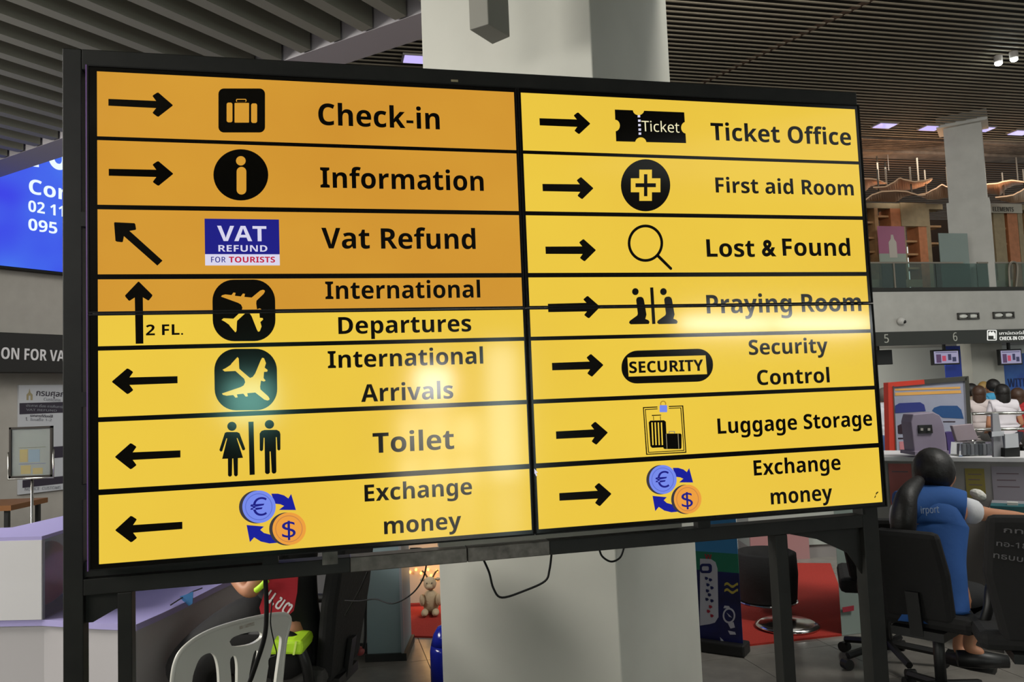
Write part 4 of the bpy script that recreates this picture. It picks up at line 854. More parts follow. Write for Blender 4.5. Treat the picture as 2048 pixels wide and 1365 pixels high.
solo('violet_box', prism([P3(x, y, 5.35) for x, y in ((1898, 909), (1892, 866), (1907, 864), (1913, 908))], (0, .06, 0)), mat('violet_card', (62, 46, 104), .5), 'small dark violet box standing between till and pale panel', 'box', cw_(1900, 909))
hd_ = thing('leaflet_holder', 'clear acrylic leaflet tray with grey leaflets on the counter', 'holder', cw_(1955, 912, 5.0), 0)
obj('tray', prism([P3(x, y, 4.98) for x, y in ((1918, 914), (1920, 886), (1984, 884), (1986, 912))], (0, .10, 0)), ACRYL, hd_)
for k in range(7): x = 1926+k*8; obj('leaflet', prism([P3(a, y, 5.0) for a, y in ((x, 911), (x-1, 889), (x+5, 888), (x+6, 910))], (0, .04, 0)), mat('leaflet_%d' % (k % 3), ((120, 122, 130), (90, 94, 104), (150, 150, 156))[k % 3], .5), hd_)
h2 = thing('sign_holder', 'tall clear stand holding white slips on the counter', 'holder', cw_(1998, 912, 4.9), 0)
obj('upright', prism([P3(x, y, 4.9) for x, y in ((1988, 915), (1985, 828), (1997, 827), (2010, 914))], (0, .02, 0)), mat('frost_plastic', (178, 178, 184), .3, trans=.3), h2)
obj('slip', prism([P3(x, y, 4.88) for x, y in ((1984, 874), (1984, 864), (2008, 863), (2009, 872))], (0, .008, 0)), mat('slip_white', (188, 190, 196), .5), h2)
wc_ = thing('white_card', 'white printed card on a black block right of the clear stand', 'card', cw_(2024, 915, 4.86))
obj('card', prism([P3(x, y, 4.85) for x, y in ((2011, 897), (2010, 869), (2036, 867), (2038, 895))], (0, .01, 0)), mat('slip_white', (188, 190, 196), .5), wc_)
obj('block', prism([P3(x, y, 4.86) for x, y in ((2010, 915), (2010, 897), (2040, 895), (2040, 914))], (0, .05, 0)), BLACK, wc_)
te = E.l(P3(2020, 1012, 4.35))
bxx = thing('tissue_box', 'teal tissue box on the low desk by the right edge', 'box', P3(2024, 1021, 4.45), E.a)
bl = E.l(P3(2024, 1021, 4.45)); zz = .83; obj('carton', bx(E, bl.x-.1, bl.x+.12, bl.y-.05, bl.y+.06, zz, zz+.075), mat('teal_card', (28, 84, 90), .5), bxx, bevel=.004)
obj('tissue_slot', bx(E, bl.x-.02, bl.x+.03, bl.y-.02, bl.y+.02, zz+.075, zz+.09), WHITE, bxx)
# papers in her hand area
pc = P3(1956, 990, 4.55); solo('crumpled_tissue', blob(pc, (.045, .04, .03), sub=2, rot=Matrix.Rotation(.5, 4, 'Y')), WHITE, 'crumpled white tissue held up right of the woman', 'paper', pc)

# ================================================================ OFFICE CHAIRS
def office_chair(x, y, az, label, back_h=.46, back_z=.50, w_top=.40, w_bot=.36, arms=True, tilt=.10, print_=None, seat_m=BLACKF, group='black office chairs'):
    t = thing('office_chair', label, 'chair', (x, y, 0), -math.radians(az), group)
    def P(a, b, c): return Vector((a, b, c))
    pts = [P(-w_bot/2, -.22, back_z), P(w_bot/2, -.22, back_z), P(w_top/2+.01, -.22-tilt*.5, back_z+back_h*.55), P(w_top/2-.01, -.22-tilt, back_z+back_h), P(-w_top/2+.01, -.22-tilt, back_z+back_h), P(-w_top/2-.01, -.22-tilt*.5, back_z+back_h*.55)]
    obj('backrest', prism(pts, (0, .07, 0)), BLACKF, t, local=True, bevel=.028)
    obj('seat', bx(N, -.24, .24, -.22, .26, .43, .51), seat_m, t, local=True, bevel=.03)
    obj('back_bracket', prism([P(-.03, -.24, .40), P(.03, -.24, .40), P(.03, -.27, back_z+.15), P(-.03, -.27, back_z+.15)], (0, .02, 0)), BLACK, t, local=True)
    obj('seat_plate', bx(N, -.12, .12, -.24, .14, .39, .43), BLACK, t, local=True)
    obj('gas_column', tube([(0, 0, .08), (0, 0, .40)], .028), BLACK, t, local=True, smooth=True)
    for k in range(5):
        a = math.radians(18+72*k); d = Vector((math.sin(a), math.cos(a), 0))
        lg = obj('base_leg', tube([d*.02+P(0, 0, .115), d*.27+P(0, 0, .075)], .02, n=6), BLACK, t, local=True)
        c_ = d*.28; obj('caster', tube([c_+Vector((d.y, -d.x, 0))*-.024+P(0, 0, .03), c_+Vector((d.y, -d.x, 0))*.024+P(0, 0, .03)], .03, n=12), BLACK, t, local=True)
    if arms:
        for s in (-1, 1):
            obj('armrest', tube(smooth_path([P(s*.25, -.16, .44), P(s*.29, -.16, .56), P(s*.29, -.10, .655), P(s*.29, .08, .66), P(s*.29, .15, .60), P(s*.25, .13, .46)], 5), .022, n=8), BLACK, t, local=True, smooth=True)
    if print_: print_(t)
    return t
def chair_at(px, Y, *a, **k): p = P3(px, 900, Y); return office_chair(p.x, p.y, *a, **k)
chair_at(1748, 4.72, 20, 'black office chair mostly hidden behind the right frame post', back_h=.36, back_z=.50, arms=False)
chair_at(1848, 4.05, 48, 'black office chair carrying the woman in the blue vest', back_h=.44, back_z=.46, w_top=.31, w_bot=.32, arms=True)
def chair_print(t):
    y = -.335; g = mat('chair_print', (84, 82, 84), .6)
    for s_, a, b, c in (('กท', (-.14, .955), (-.07, .95), .022), ('ทอ-180', (-.17, .90), (-.03, .885), .022), ('ทธบบธบทร', (-.185, .85), (.03, .82), .024)):
        me = text(s_, N, y, a, b, c, 0, .003); obj('lettering', join([me]), g, t, local=True)
office_chair(2.26, 3.68, 20, 'black office chair with faded white lettering at the right edge', back_h=.56, back_z=.46, w_top=.40, w_bot=.30, arms=False, tilt=.10, print_=chair_print)
chair_at(585, 3.68, -82, 'black office chair under the person in black, arm curved forward', back_h=.62, back_z=.42, w_top=.46, w_bot=.40, arms=True, seat_m=mat('seat_grey', (58, 56, 54), .8, bump=.2, nscale=60))

# ---- seated woman in the blue vest
J = dict(pelvis=P3(1872, 1195, 3.98), waist=P3(1870, 1125, 4.02), chest=P3(1868, 1055, 4.08), neck0=P3(1866, 992, 4.12), neck=P3(1868, 984, 4.14), chin=P3(1880, 966, 4.19), head=P3(1872, 946, 4.18), crown=P3(1866, 932, 4.16), face=Vector((.62, .75, -.25)),
         shL=P3(1806, 1020, 4.12), shR=P3(1922, 1020, 4.06), elL=P3(1806, 1085, 4.28), elR=P3(1976, 1030, 4.10), wrL=P3(1838, 1070, 4.5), wrR=P3(2030, 1032, 4.28), paL=P3(1852, 1064, 4.56), paR=P3(2050, 1034, 4.34),
         hipL=P3(1885, 1205, 4.10), hipR=P3(1912, 1205, 3.98), knL=P3(1945, 1200, 4.38), knR=P3(1965, 1205, 4.22), anL=P3(1915, 1300, 4.36), anR=P3(1935, 1296, 4.20), toL=P3(1945, 1318, 4.30), toR=P3(1968, 1312, 4.18))
def wx(t):
    q = smooth_path([P3(1838, 962, 4.06), P3(1815, 990, 3.95), P3(1808, 1030, 3.92), P3(1806, 1060, 3.93), P3(1800, 1090, 3.96)], 5); n = len(q)
    obj('ponytail', tube(q, .05, n=12, radii=[.028+.030*math.sin(min(1, i/(n*.55))*math.pi/2)*(1 if i < n*.7 else 1-.75*(i-n*.7)/(n*.3)) for i in range(n)]), HAIR, t, smooth=True)
    obj('hair_tie', blob(P3(1822, 968, 4.03), (.016, .016, .012), sub=2), mat('tie_white', (170, 150, 150), .6), t)
    a = (N.pix(1842, 1028, 3.955), N.pix(1878, 1026, 3.955)); c_ = (N.pix(1842, 1014, 3.955)[1]-a[0][1])
    obj('lettering', join([text('irport', N, 3.955, a[0], a[1], c_, .0, .003)]), mat('print_white', (150, 165, 190), .6), t)
VEST = cloth('vest_blue', (32, 78, 142))
wm = figure(J, 'seated woman in a blue vest and white sleeves with a long black ponytail', P3(1872, 1400, 3.98).xy.to_3d(), 0, VEST, cloth('skirt_black', (16, 16, 18)), HAIR, sleeve='vest', leg='skirt', extra=wx)
# ---- seated person in black behind the frame
J = dict(pelvis=P3(594, 1300, 3.58), waist=P3(580, 1225, 3.55), chest=P3(566, 1120, 3.52), neck0=P3(556, 1040, 3.50), neck=P3(552, 1018, 3.50), chin=P3(538, 985, 3.48), head=P3(540, 955, 3.5), crown=P3(543, 932, 3.5), face=Vector((-.95, -.15, -.2)),
         shL=P3(556, 1082, 3.36), shR=P3(575, 1078, 3.70), elL=P3(500, 1190, 3.30), elR=P3(520, 1175, 3.75), wrL=P3(455, 1135, 3.45), wrR=P3(450, 1120, 3.75), paL=P3(438, 1122, 3.50), paR=P3(432, 1112, 3.75),
         hipL=P3(560, 1310, 3.42), hipR=P3(580, 1295, 3.72), knL=P3(395, 1310, 3.3), knR=P3(430, 1262, 3.55), anL=P3(372, 1500, 3.3), anR=P3(420, 1450, 3.5), toL=P3(330, 1520, 3.25), toR=P3(380, 1480, 3.45))
for k_ in ('anL', 'anR'): J[k_].z = .09
for k_ in ('toL', 'toR'): J[k_].z = .05
def mx_(t):
    pts = [(535, 1156), (597, 1150), (595, 1185), (588, 1222), (572, 1236), (525, 1236), (520, 1215), (528, 1190)]
    obj('red_panel', join([shape([[N.pix(a, b, 3.335) for a, b in pts]], N, 3.335, .008)]), cloth('panel_red', (168, 30, 42)), t)
    a, b = N.pix(528, 1200, 3.326), N.pix(574, 1232, 3.326)
    obj('lettering', join([text('น.ขต', N, 3.326, a, b, .062, .012, .003)]), mat('print_white_bright', (230, 225, 225), .6), t)
    obj('coat', skin_mesh({'a': (P3(560, 1215, 3.52), .12), 'b': (P3(478, 1262, 3.5), .14), 'c': (P3(400, 1320, 3.42), .13), 'd': (P3(350, 1385, 3.38), .115)}, [('a', 'b'), ('b', 'c'), ('c', 'd')], 'a'), cloth('black_shirt', (20, 19, 20)), t, smooth=True)
    obj('neon_trim', tube(smooth_path([P3(512, 1182, 3.27), P3(524, 1172, 3.26), P3(535, 1160, 3.27)]), .012, n=6), mat('neon', (176, 220, 40), .6), t, smooth=True)
figure(J, 'seated person in black clothing with a red lettered back panel', P3(594, 1400, 3.58).xy.to_3d(), 0, cloth('black_shirt', (20, 19, 20)), cloth('black_trousers', (18, 17, 17)), HAIR, sleeve='short', extra=mx_)
nv = bmesh.new(); q = [P3(x, y, 3.30) for x, y in ((530, 1312), (527, 1290), (540, 1280), (560, 1284), (585, 1282), (606, 1284), (608, 1296), (604, 1312), (570, 1311))]
hv = thing('reflective_vest', 'folded neon yellow safety vest on the chair seat', 'vest', P3(570, 1312, 3.3), 0)
obj('cloth', prism(q, (0, .16, 0)), mat('neon', (176, 220, 40), .6), hv, bevel=.012)
obj('reflective_strip', prism([P3(x, y, 3.293) for x, y in ((585, 1311), (590, 1284), (594, 1284), (589, 1311))], (0, .004, 0)), mat('neon_light', (214, 240, 110), .4), hv)

# ================================================================ WHITE PLASTIC CHAIR
pa, pb = P3(345, 1300, 2.56), P3(578, 1240, 2.92)
ang = math.degrees(math.atan2(pb.y-pa.y, pb.x-pa.x)); CF = Fr(ang); cy = CF.l(pa).y
def cpx(px, py): return CF.pix(px, py, cy)
pc_ = thing('plastic_chair', 'white moulded plastic chair with a slotted back standing below the sign', 'chair', P3(455, 1400, 2.9).xy.to_3d(), CF.a)
PW = mat('white_plastic', (200, 198, 190), .35)
out = [(338, 1440), (341, 1365), (345, 1335), (354, 1309), (370, 1290), (395, 1272), (430, 1256), (480, 1241), (530, 1230), (562, 1227), (574, 1231), (578, 1243), (574, 1262), (568, 1290), (560, 1365), (554, 1440)]
holes = [[(376, 1440), (379, 1365), (386, 1335), (396, 1315), (412, 1306), (424, 1310), (431, 1330), (434, 1365), (436, 1440)],
         [(454, 1283), (462, 1274), (485, 1266), (510, 1263), (519, 1267), (516, 1277), (498, 1288), (470, 1293), (458, 1291)],
         [(459, 1440), (458, 1365), (455, 1325), (459, 1313), (466, 1312), (470, 1330), (470, 1365), (470, 1440)],
         [(484, 1440), (491, 1365), (502, 1308), (510, 1300), (513, 1306), (506, 1340), (500, 1365), (492, 1440)],
         [(520, 1440), (527, 1365), (538, 1300), (548, 1273), (556, 1272), (558, 1284), (553, 1320), (547, 1365), (541, 1440)]]
sm = lambda pts: [tuple(v.xy) for v in smooth_path([Vector((a, b, 0)) for a, b in pts], 3)]
bk = shape([[cpx(*p) for p in sm(l)] for l in [out]+holes], CF, cy, .014)
bb = bmesh.new(); bb.from_mesh(bk); bmesh.ops.recalc_face_normals(bb, faces=bb.faces)
o = obj('backrest', bb, PW, pc_, bevel=.003)
a, b = cpx(338, 1440), cpx(556, 1440); cm_ = (a[0]+b[0])/2
obj('seat', bx(CF, a[0]-.01, b[0]+.01, cy, cy+.36, .41, .43), PW, pc_, bevel=.008)
for sx in (a[0]+.01, b[0]-.03):
    for sy in (cy+.01, cy+.32): obj('leg', bx(CF, sx, sx+.03, sy, sy+.03, 0, .41), PW, pc_, bevel=.004)
# lower part of the back down to the seat
zb_c = cpx(450, 1440)[1]
obj('back_skirt', bx(CF, a[0], b[0], cy-.014, cy, .41, zb_c+.01), PW, pc_)
rim = smooth_path([CF.w(*(lambda q: (q[0], cy-.008, q[1]))(cpx(*p))) for p in [(341, 1370), (345, 1337), (354, 1311), (370, 1292), (395, 1274), (430, 1258), (480, 1243), (530, 1232), (562, 1229), (573, 1233), (576, 1243), (572, 1262), (566, 1290), (558, 1370)]])
obj('rim', tube(rim, .008, n=8), PW, pc_, smooth=True)
q0, q1 = cpx(474, 1260), cpx(503, 1240)
obj('worn_label', bx(CF, q0[0], q1[0], cy-.0155, cy-.0145, min(q0[1], q1[1])+.002, max(q0[1], q1[1])-.006), mat('worn_sticker', (150, 134, 118), .8, noise=1, nscale=80, c2=(190, 186, 178)), pc_)

# ================================================================ LEFT COUNTERS
def flatpoly(pts, z0, z1): return prism([Vector((x, y, z0)) for x, y in pts], (0, 0, z1-z0))
edge = [(-1.53, 3.256), (-1.498, 3.42), (-1.47, 3.62), (-1.445, 3.87), (-1.40, 4.15), (-1.33, 4.45), (-1.22, 4.8), (-1.15, 5.0)]
dp = [(-3.3, 3.49), (-1.98, 3.39), (-1.695, 3.30)]+edge+[(-1.3, 5.5), (-2.0, 5.5), (-2.5, 4.6), (-3.3, 4.3)]
lc_ = thing('curved_counter', 'low curved white counter with a lavender top left of the plastic chair', 'counter', (-1.9, 3.9, 0), 0)
obj('top', flatpoly(dp, .735, .76), LAV, lc_)
ins = [(x-.02 if x > -1.6 else x, y+.015 if y < 3.5 else y) for x, y in dp]
obj('body', flatpoly(ins, 0, .735), mat('counter_body', (172, 168, 170), .5), lc_)
hc = thing('raised_counter', 'tall white counter box with a lavender top at the left edge', 'counter', (-2.5, 3.5, .76), 0)
hp = [(-3.3, 3.485), (-1.978, 3.385), (-1.99, 4.1), (-2.25, 4.05), (-2.29, 3.69), (-3.3, 3.72)]
obj('top', flatpoly(hp, 1.085, 1.10), LAV, hc)
obj('front_panel', prism([Vector((-3.3, 3.483, .762)), Vector((-1.978, 3.383, .762)), Vector((-1.978, 3.383, 1.085)), Vector((-3.3, 3.483, 1.085))], (0, .012, 0)), CNT, hc)
obj('clear_side', prism([Vector((-1.984, 3.40, .762)), Vector((-1.992, 4.1, .762)), Vector((-1.992, 4.1, 1.085)), Vector((-1.984, 3.40, 1.085))], (.006, 0, 0)), ACRYL, hc)
obj('corner_post', bx(N, -1.99, -1.976, 3.39, 3.404, .76, 1.085), mat('alu', (150, 150, 156), .4, metal=.5), hc)
obj('back_panel', prism([Vector((-2.26, 3.55, .762)), Vector((-2.26, 4.05, .762)), Vector((-2.26, 4.05, 1.085)), Vector((-2.26, 3.55, 1.085))], (-.01, 0, 0)), CG, hc)
def lump(c, r, seed, amp=.25, sub=4):
    rd = random.Random(seed); bm = blob((0, 0, 0), (1, 1, 1), sub=sub); W = [(Vector((rd.uniform(-1, 1), rd.uniform(-1, 1), rd.uniform(-1, 1))).normalized(), rd.uniform(2, 5), rd.uniform(0, 6)) for _ in range(7)]
    for v in bm.verts:
        n_ = v.co.copy(); s = sum(math.sin(n_.dot(a)*k+p) for a, k, p in W)/7; v.co = n_*(1+amp*s)
        v.co = Vector((v.co.x*r[0], v.co.y*r[1], v.co.z*r[2]))+Vector(c)
    return bm
pk = mat('pink_fabric', (196, 96, 124), .6, noise=.3, nscale=12, c2=(170, 84, 100))
solo('pink_bag', lump((-2.09, 3.62, .905), (.09, .12, .13), 3), pk, 'crumpled pink bag behind the clear side of the left counter', 'bag', (-2.09, 3.62, .762), smooth=True)
solo('pink_cloth', lump((-2.08, 3.85, .83), (.085, .14, .06), 8), mat('rose_fabric', (170, 92, 92), .6), 'folded rose cloth lying beside the pink bag in the counter', 'cloth', (-2.08, 3.85, .762), smooth=True)
# small blue card clipped to the counter edge
tg = thing('blue_tag', 'small blue card with a cord clipped over the curved counter edge', 'tag', P3(382, 1212, 3.62), 0)
obj('card', prism([P3(x, y, 3.60) for x, y in ((363, 1200), (360, 1194), (372, 1190), (386, 1184), (385, 1208), (378, 1213))], (0, .004, 0)), mat('tag_blue', (60, 120, 175), .5), tg)
obj('cord', tube([P3(341, 1211, 3.52), P3(358, 1200, 3.58), P3(385, 1184, 3.66), P3(404, 1177, 3.75)], .003, n=5), mat('cord_dark', (60, 58, 52), .5), tg)
# sign stand
Y = 5.0
def q5(px, py, y=Y): return N.pix(px, py, y)
ss = thing('sign_stand', 'chrome pole stand holding a small framed sheet behind the left counter', 'stand', P3(62, 1000, Y).xy.to_3d(), 0)
bl_, tr_ = q5(20, 957), q5(106, 852)
obj('pole', tube([Vector((q5(62, 960)[0], Y+.01, .02)), Vector((q5(62, 960)[0], Y+.01, bl_[1]))], .009), CHROME, ss, smooth=True)
obj('base', lathe([(.16, 0), (.16, .012), (.03, .02)], (q5(62, 960)[0], Y+.01, 0)), CHROME, ss)
bm = bmesh.new(); t = .012
for a in ((bl_[0], tr_[0], bl_[1], bl_[1]+t), (bl_[0], tr_[0], tr_[1]-t, tr_[1]), (bl_[0], bl_[0]+t, bl_[1], tr_[1]), (tr_[0]-t, tr_[0], bl_[1], tr_[1])): box(bm, N, a[0], a[1], Y-.012, Y+.006, a[2], a[3])
obj('frame', bm, mat('dark_frame', (44, 40, 36), .3), ss)
bm = tube([Vector((bl_[0]-.006, Y-.006, bl_[1]+.16)), Vector((bl_[0]-.006, Y-.006, bl_[1]-.006)), Vector((tr_[0]+.006, Y-.006, bl_[1]-.006)), Vector((tr_[0]+.006, Y-.006, bl_[1]+.17))], .006)
obj('bracket', bm, CHROME, ss, smooth=True)
obj('sheet', bx(N, bl_[0]+t, tr_[0]-t, Y-.002, Y, bl_[1]+t, tr_[1]-t), mat('sheet_grey', (158, 160, 150), .25), ss)
for x0, y0, x1, y1, m in ((38, 894, 92, 897, 'olive'), (40, 899, 56, 925, 'yel'), (58, 899, 80, 925, 'blu'), (38, 926, 92, 930, 'lil'), (42, 931, 62, 949, 'yel'), (66, 936, 86, 949, 'yel')):
    c_ = {'olive': (96, 92, 40), 'yel': (186, 160, 76), 'blu': (130, 152, 166), 'lil': (120, 122, 140)}[m]; p, q = q5(x0, y1), q5(x1, y0)
    obj('printed_block', bx(N, p[0], q[0], Y-.003, Y-.002, p[1], q[1]), mat('sheet_'+m, c_, .3), ss)
obj('cover', bx(N, bl_[0]+t, tr_[0]-t, Y-.0065, Y-.005, bl_[1]+t, tr_[1]-t), ACRYL, ss)
# wooden table at the left edge
tb_ = thing('wooden_table', 'small wooden table with black legs at the left picture edge', 'table', P3(-20, 1000, 7.0).xy.to_3d(), 0)
p = P3(22, 1020, 7.0); zt = P3(10, 1012, 7.0).z
obj('tabletop', bx(N, p.x-.9, p.x, 7.0, 7.55, zt-.045, zt), mat('table_wood', (116, 74, 36), .5), tb_)
for x in (p.x-.08, p.x-.85):
    for y_ in (7.03, 7.48): obj('leg', bx(N, x, x+.035, y_, y_+.035, 0, zt-.045), BLACK, tb_)

# ================================================================ CENTRE, UNDER THE SIGN
gc = thing('grey_cabinet', 'blue-grey metal cabinet under the sign left of the column', 'cabinet', (-.86, 5.3, 0), 0)
gx0, gx1 = P3(735, 1322, 5.12).x, P3(808, 1326, 5.12).x
obj('body', bx(N, gx0, gx1, 5.12, 5.5, .04, 1.15), mat('cabinet_teal', (112, 128, 132), .5), gc, bevel=.003)
obj('plinth', bx(N, gx0-.01, gx1+.02, 5.10, 5.5, 0, .045), BLACK, gc)
obj('side_frame', bx(N, gx1-.012, gx1+.004, 5.105, 5.12, .04, 1.15), mat('alu', (150, 150, 156), .4, metal=.5), gc)
sw = thing('white_partition', 'off-white partition panel between the office chair and the grey cabinet', 'partition', (P3(690, 1300, 5.3).x, 5.3, 0), 0)
obj('panel', bx(N, P3(640, 1300, 5.3).x, gx0, 5.3, 5.34, .03, 1.15), mat('partition_white', (150, 146, 142), .6), sw); obj('skirting', bx(N, P3(640, 1300, 5.3).x, gx0, 5.28, 5.3, 0, .06), BLACK, sw)
# blue bin beside column
bp__ = P3(896, 1400, 4.62); bb_n = thing('blue_bin', 'glossy dark-blue domed bin half hidden by the column', 'bin', (bp__.x, bp__.y, 0), 0)
BLB = mat('blue_gloss', (24, 34, 140), .18)
obj('body', lathe([(.075, 0), (.092, .02), (.092, .20), (.085, .235)], (bp__.x, bp__.y, 0)), BLB, bb_n, smooth=True)
obj('dome', lathe([(.085, .235), (.070, .29), (.045, .33), (.01, .345)], (bp__.x, bp__.y, 0)), BLB, bb_n, smooth=True)
# carpet
cp2 = [(-1.35, 5.72), (-.82, 5.6), (.3, 5.35), (1.35, 5.11), (2.02, 5.25), (2.35, 6.0), (2.75, 7.3), (2.3, 7.4), (.5, 7.1), (-1.5, 6.75)]
solo('red_carpet', flatpoly(cp2, 0, .012), mat('carpet_red', (150, 36, 24), .95, bump=.3, nscale=120, noise=.15), 'bright red carpet spread behind the big column', 'carpet', (0, 6, 0))
# festive display
dw = thing('display_backdrop', 'beige backdrop with orange fairy lights left of the column', 'backdrop', (-1.0, 6.4, .012), 0)
dx0, dx1 = P3(770, 1100, 6.4).x, P3(960, 1100, 6.4).x
obj('panel', bx(N, dx0, dx1, 6.4, 6.46, .03, 1.6), mat('backdrop_beige', (160, 148, 134), .7), dw)
obj('plinth', bx(N, dx0, dx1, 6.36, 6.5, .012, .03), mat('plinth_red', (120, 24, 18), .7), dw)
FL = em('fairy_lamp', (255, 165, 60), 9)
for x, y in ((874, 1143), (862, 1152), (856, 1140), (842, 1147), (872, 1160), (832, 1140), (820, 1145)): obj('fairy_light', blob(P3(x, y, 6.385), (.010, .010, .012), sub=1), FL, dw)
l_ = bpy.data.lights.new('fairy_glow', 'POINT'); l_.energy = 2.2; l_.color = (1, .55, .2); l_.shadow_soft_size = .08; lo = bpy.data.objects.new('fairy_glow', l_); C.objects.link(lo); lo.location = P3(862, 1138, 6.25)
rp_ = thing('plush_reindeer', 'seated beige plush reindeer on the red carpet by the fairy lights', 'toy', P3(862, 1212, 6.13), 0)
PLU = mat('plush_beige', (170, 152, 124), .95, bump=.4, nscale=60); pc2 = P3(862, 1212, 6.13); pc2.z = .014
def at(x, y, z): return pc2+Vector((x, y, z))
bm = blob(at(0, 0, .09), (.065, .06, .09)); obj('body', bm, PLU, rp_, smooth=True)
obj('head', blob(at(0, -.02, .225), (.048, .05, .05)), PLU, rp_, smooth=True); obj('muzzle', blob(at(0, -.07, .21), (.024, .024, .02)), PLU, rp_, smooth=True)
for s in (-1, 1):
    obj('ear', blob(at(s*.055, 0, .25), (.022, .01, .013), sub=2), PLU, rp_, smooth=True); obj('antler', tube([at(s*.02, 0, .265), at(s*.04, 0, .30), at(s*.06, 0, .315)], .007, n=6), mat('antler_brown', (96, 70, 44), .7), rp_)
    obj('arm', blob(at(s*.06, -.04, .11), (.02, .035, .045)), PLU, rp_, smooth=True); obj('leg', blob(at(s*.04, -.07, .025), (.026, .06, .025)), PLU, rp_, smooth=True); obj('eye', blob(at(s*.018, -.064, .235), (.005, .005, .006), sub=1), BLACK, rp_)
# roll-up banner on the right of the column
be = E.l(Vector((1.31, 4.95, 0))); by = be.y; bx1 = be.x; bx0 = bx1-.62
rb = thing('rollup_banner', 'blue and green roll-up banner with a wristwatch picture beside the column', 'banner', E.w(bx1-.3, by, 0), E.a)
def bz(px, py): return E.pix(px, py, by)
zg, zl, zd = bz(1450, 1145)[1], bz(1450, 1107)[1], .07
PNAVY = mat('banner_navy', (20, 28, 92), .35, noise=.5, nscale=5, c2=(16, 16, 52))
obj('navy_print', bx(E, bx0, bx1, by, by+.004, zd, zg), PNAVY, rb); obj('green_print', bx(E, bx0, bx1, by, by+.004, zg, zl), mat('banner_green', (28, 108, 84), .35), rb); obj('blue_print', bx(E, bx0, bx1, by, by+.004, zl, 1.9), mat('banner_blue', (52, 118, 170), .35), rb)
obj('base', bx(E, bx0-.02, bx1+.02, by-.05, by+.08, 0, .07), BLACK, rb, bevel=.01); obj('support_pole', tube([E.w(bx1-.3, by+.03, .05), E.w(bx1-.3, by+.03, 1.9)], .01), STEEL, rb)
def bpoly(pts, m, nm='print', dy=0, multi=False): obj(nm, join([shape([[bz(*p) for p in l] for l in (pts if multi else [pts])], E, by-dy, .001)]), m, rb)
BW = mat('banner_white', (176, 174, 186), .4); BY = mat('banner_yellow', (176, 158, 66), .4); BRD = mat('banner_red', (150, 30, 50), .4)
bpoly([(1400, 1252), (1400, 1118), (1422, 1119), (1431, 1125), (1435, 1138), (1437, 1235), (1430, 1246), (1420, 1249)], BW)
bpoly([rrect(1400, 1128, 1424, 1147, 6), rrect(1404, 1133, 1418, 1142, 3)], PNAVY, dy=.0015, multi=True)
for x, y in ((1413, 1157), (1421, 1160), (1416, 1170), (1424, 1176), (1415, 1182), (1419, 1190), (1414, 1199), (1424, 1202), (1421, 1214), (1417, 1223), (1424, 1232)):
    bpoly([(x-3, y-3), (x+2, y-2), (x+4, y+1), (x, y+4), (x-3, y+2)], BRD if y > 1205 else PNAVY, 'glyph', .0015)
a, b = bz(1410, 1118), bz(1424, 1118); obj('lettering', join([text('W', E, by-.002, a, (b[0], a[1]), .028, .03, .001)]), BRD, rb)
for y0 in (1168, 1180):
    up_p = [(1449+i*3, y0-3*math.sin(i*.9)+i*.15) for i in range(10)]; bpoly(up_p+[(x, y+5) for x, y in up_p[::-1]], BY, 'squiggle')
bpoly([ell(1458, 1232, 12.5, 15.5), ell(1458, 1232, 9.5, 12)], BW, 'watch_print', multi=True)
bpoly([(1447, 1217), (1449, 1212), (1458, 1213), (1461, 1218)], BW, 'watch_print'); bpoly([(1456, 1248), (1467, 1245), (1470, 1256), (1461, 1258)], BW, 'watch_print')
bpoly([(1457, 1232), (1453, 1226), (1459, 1231), (1464, 1236), (1458, 1234)], BW, 'watch_hands')
for l in ([(1443, 1290), (1440, 1275), (1447, 1282), (1452, 1300), (1446, 1300)], [(1456, 1262), (1470, 1265), (1472, 1270), (1460, 1270)]): bpoly(l, BW, 'splash')
# swivel tub chair on a chrome disc
tc_ = P3(1535, 1200, 5.75); bcn = P3(1574, 1244, 5.45)
sc = thing('tub_chair', 'black swivel tub chair on a round chrome foot on the red carpet', 'chair', (bcn.x, bcn.y, 0), 0)
obj('foot', lathe([(.20, .012), (.205, .03), (.17, .045), (.03, .06)], (bcn.x, bcn.y, 0), 40), CHROME, sc, smooth=True)
obj('stem', tube([Vector((bcn.x, bcn.y, .05)), Vector((tc_.x+.06, tc_.y-.15, .2))], .02), CHROME, sc)
obj('shell', lathe([(.16, .11), (.20, .13), (.215, .30), (.21, .44), (.18, .455), (.17, .30)], (tc_.x, tc_.y, 0), 28), BLACKF, sc, smooth=True)
obj('rim_trim', lathe([(.20, .105), (.205, .112), (.20, .118)], (tc_.x, tc_.y, 0), 28), CHROME, sc)
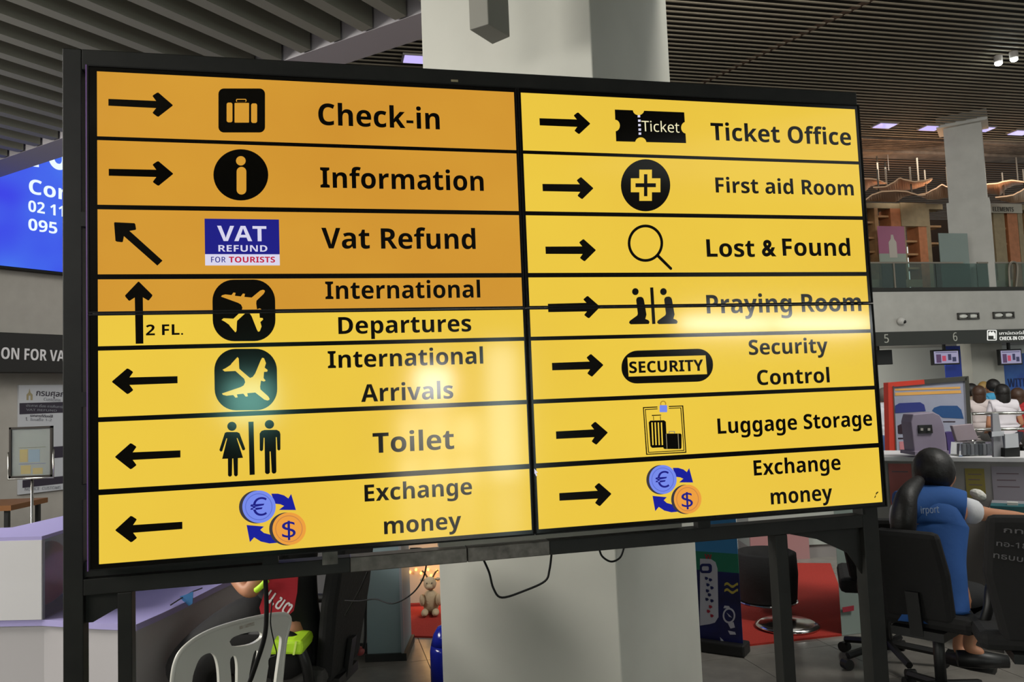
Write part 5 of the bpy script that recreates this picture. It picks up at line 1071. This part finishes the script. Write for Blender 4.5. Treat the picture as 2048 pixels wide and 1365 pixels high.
# far kiosk, side cabinet
kx0, kx1 = P3(1500, 1100, 7.6).x, P3(1690, 1100, 7.6).x
kk = thing('kiosk_counter', 'pale kiosk counter with a pink lower band behind the red carpet', 'counter', ((kx0+kx1)/2, 7.7, 0), 0)
obj('body', bx(N, kx0, kx1, 7.6, 8.0, .12, 1.0), mat('kiosk_pale', (150, 156, 150), .5), kk); obj('lower_band', bx(N, kx0, (kx0+kx1)/2+.1, 7.57, 7.6, .0, .24), mat('kiosk_pink', (150, 112, 112), .5), kk)
obj('plinth', bx(N, kx0, kx1, 7.62, 8.0, 0, .12), CG, kk); obj('top', bx(N, kx0-.03, kx1+.03, 7.55, 8.03, 1.0, 1.03), CNT, kk)
for x in (.2, .35): obj('acrylic_block', bx(N, kx0+x+.35, kx0+x+.43, 7.55, 7.59, .26, .33), ACRYL, kk)
cb = thing('side_cabinet', 'greenish-white cabinet with a small red label left of the black chairs', 'cabinet', (2.2, 5.35, 0), 0)
obj('body', prism([Vector((2.02, 5.25, 0)), Vector((2.32, 5.33, 0)), Vector((2.42, 5.58, 0)), Vector((2.14, 5.54, 0))], (0, 0, .98)), mat('cabinet_green', (120, 132, 126), .5), cb, bevel=.003)
p, q = P3(1686, 1228, 5.243), P3(1708, 1215, 5.26)
obj('red_label', prism([P3(1686, 1226, 5.24), P3(1708, 1222, 5.255), P3(1708, 1212, 5.255), P3(1685, 1216, 5.24)], (0, .004, 0)), mat('label_red', (140, 36, 50), .5), cb)
bx_ = thing('red_folder', 'red and blue boxes on the kiosk seen through the gap below the screen', 'box', P3(1550, 1060, 7.7), 0)
obj('red_carton', bx(N, P3(1515, 1050, 7.7).x, P3(1580, 1050, 7.7).x, 7.68, 7.85, 1.03, 1.32), mat('board_red', (165, 48, 34), .4), bx_)
# blue recycling crate far left of display board
bq = P3(1772, 905, 8.0); solo('blue_crate', bx(N, bq.x-.15, bq.x+.1, 8.0, 8.3, 0, bq.z+.15), mat('crate_blue', (60, 84, 130), .5), 'tall blue container left of the red-edged display board', 'container', (bq.x, 8.15, 0))
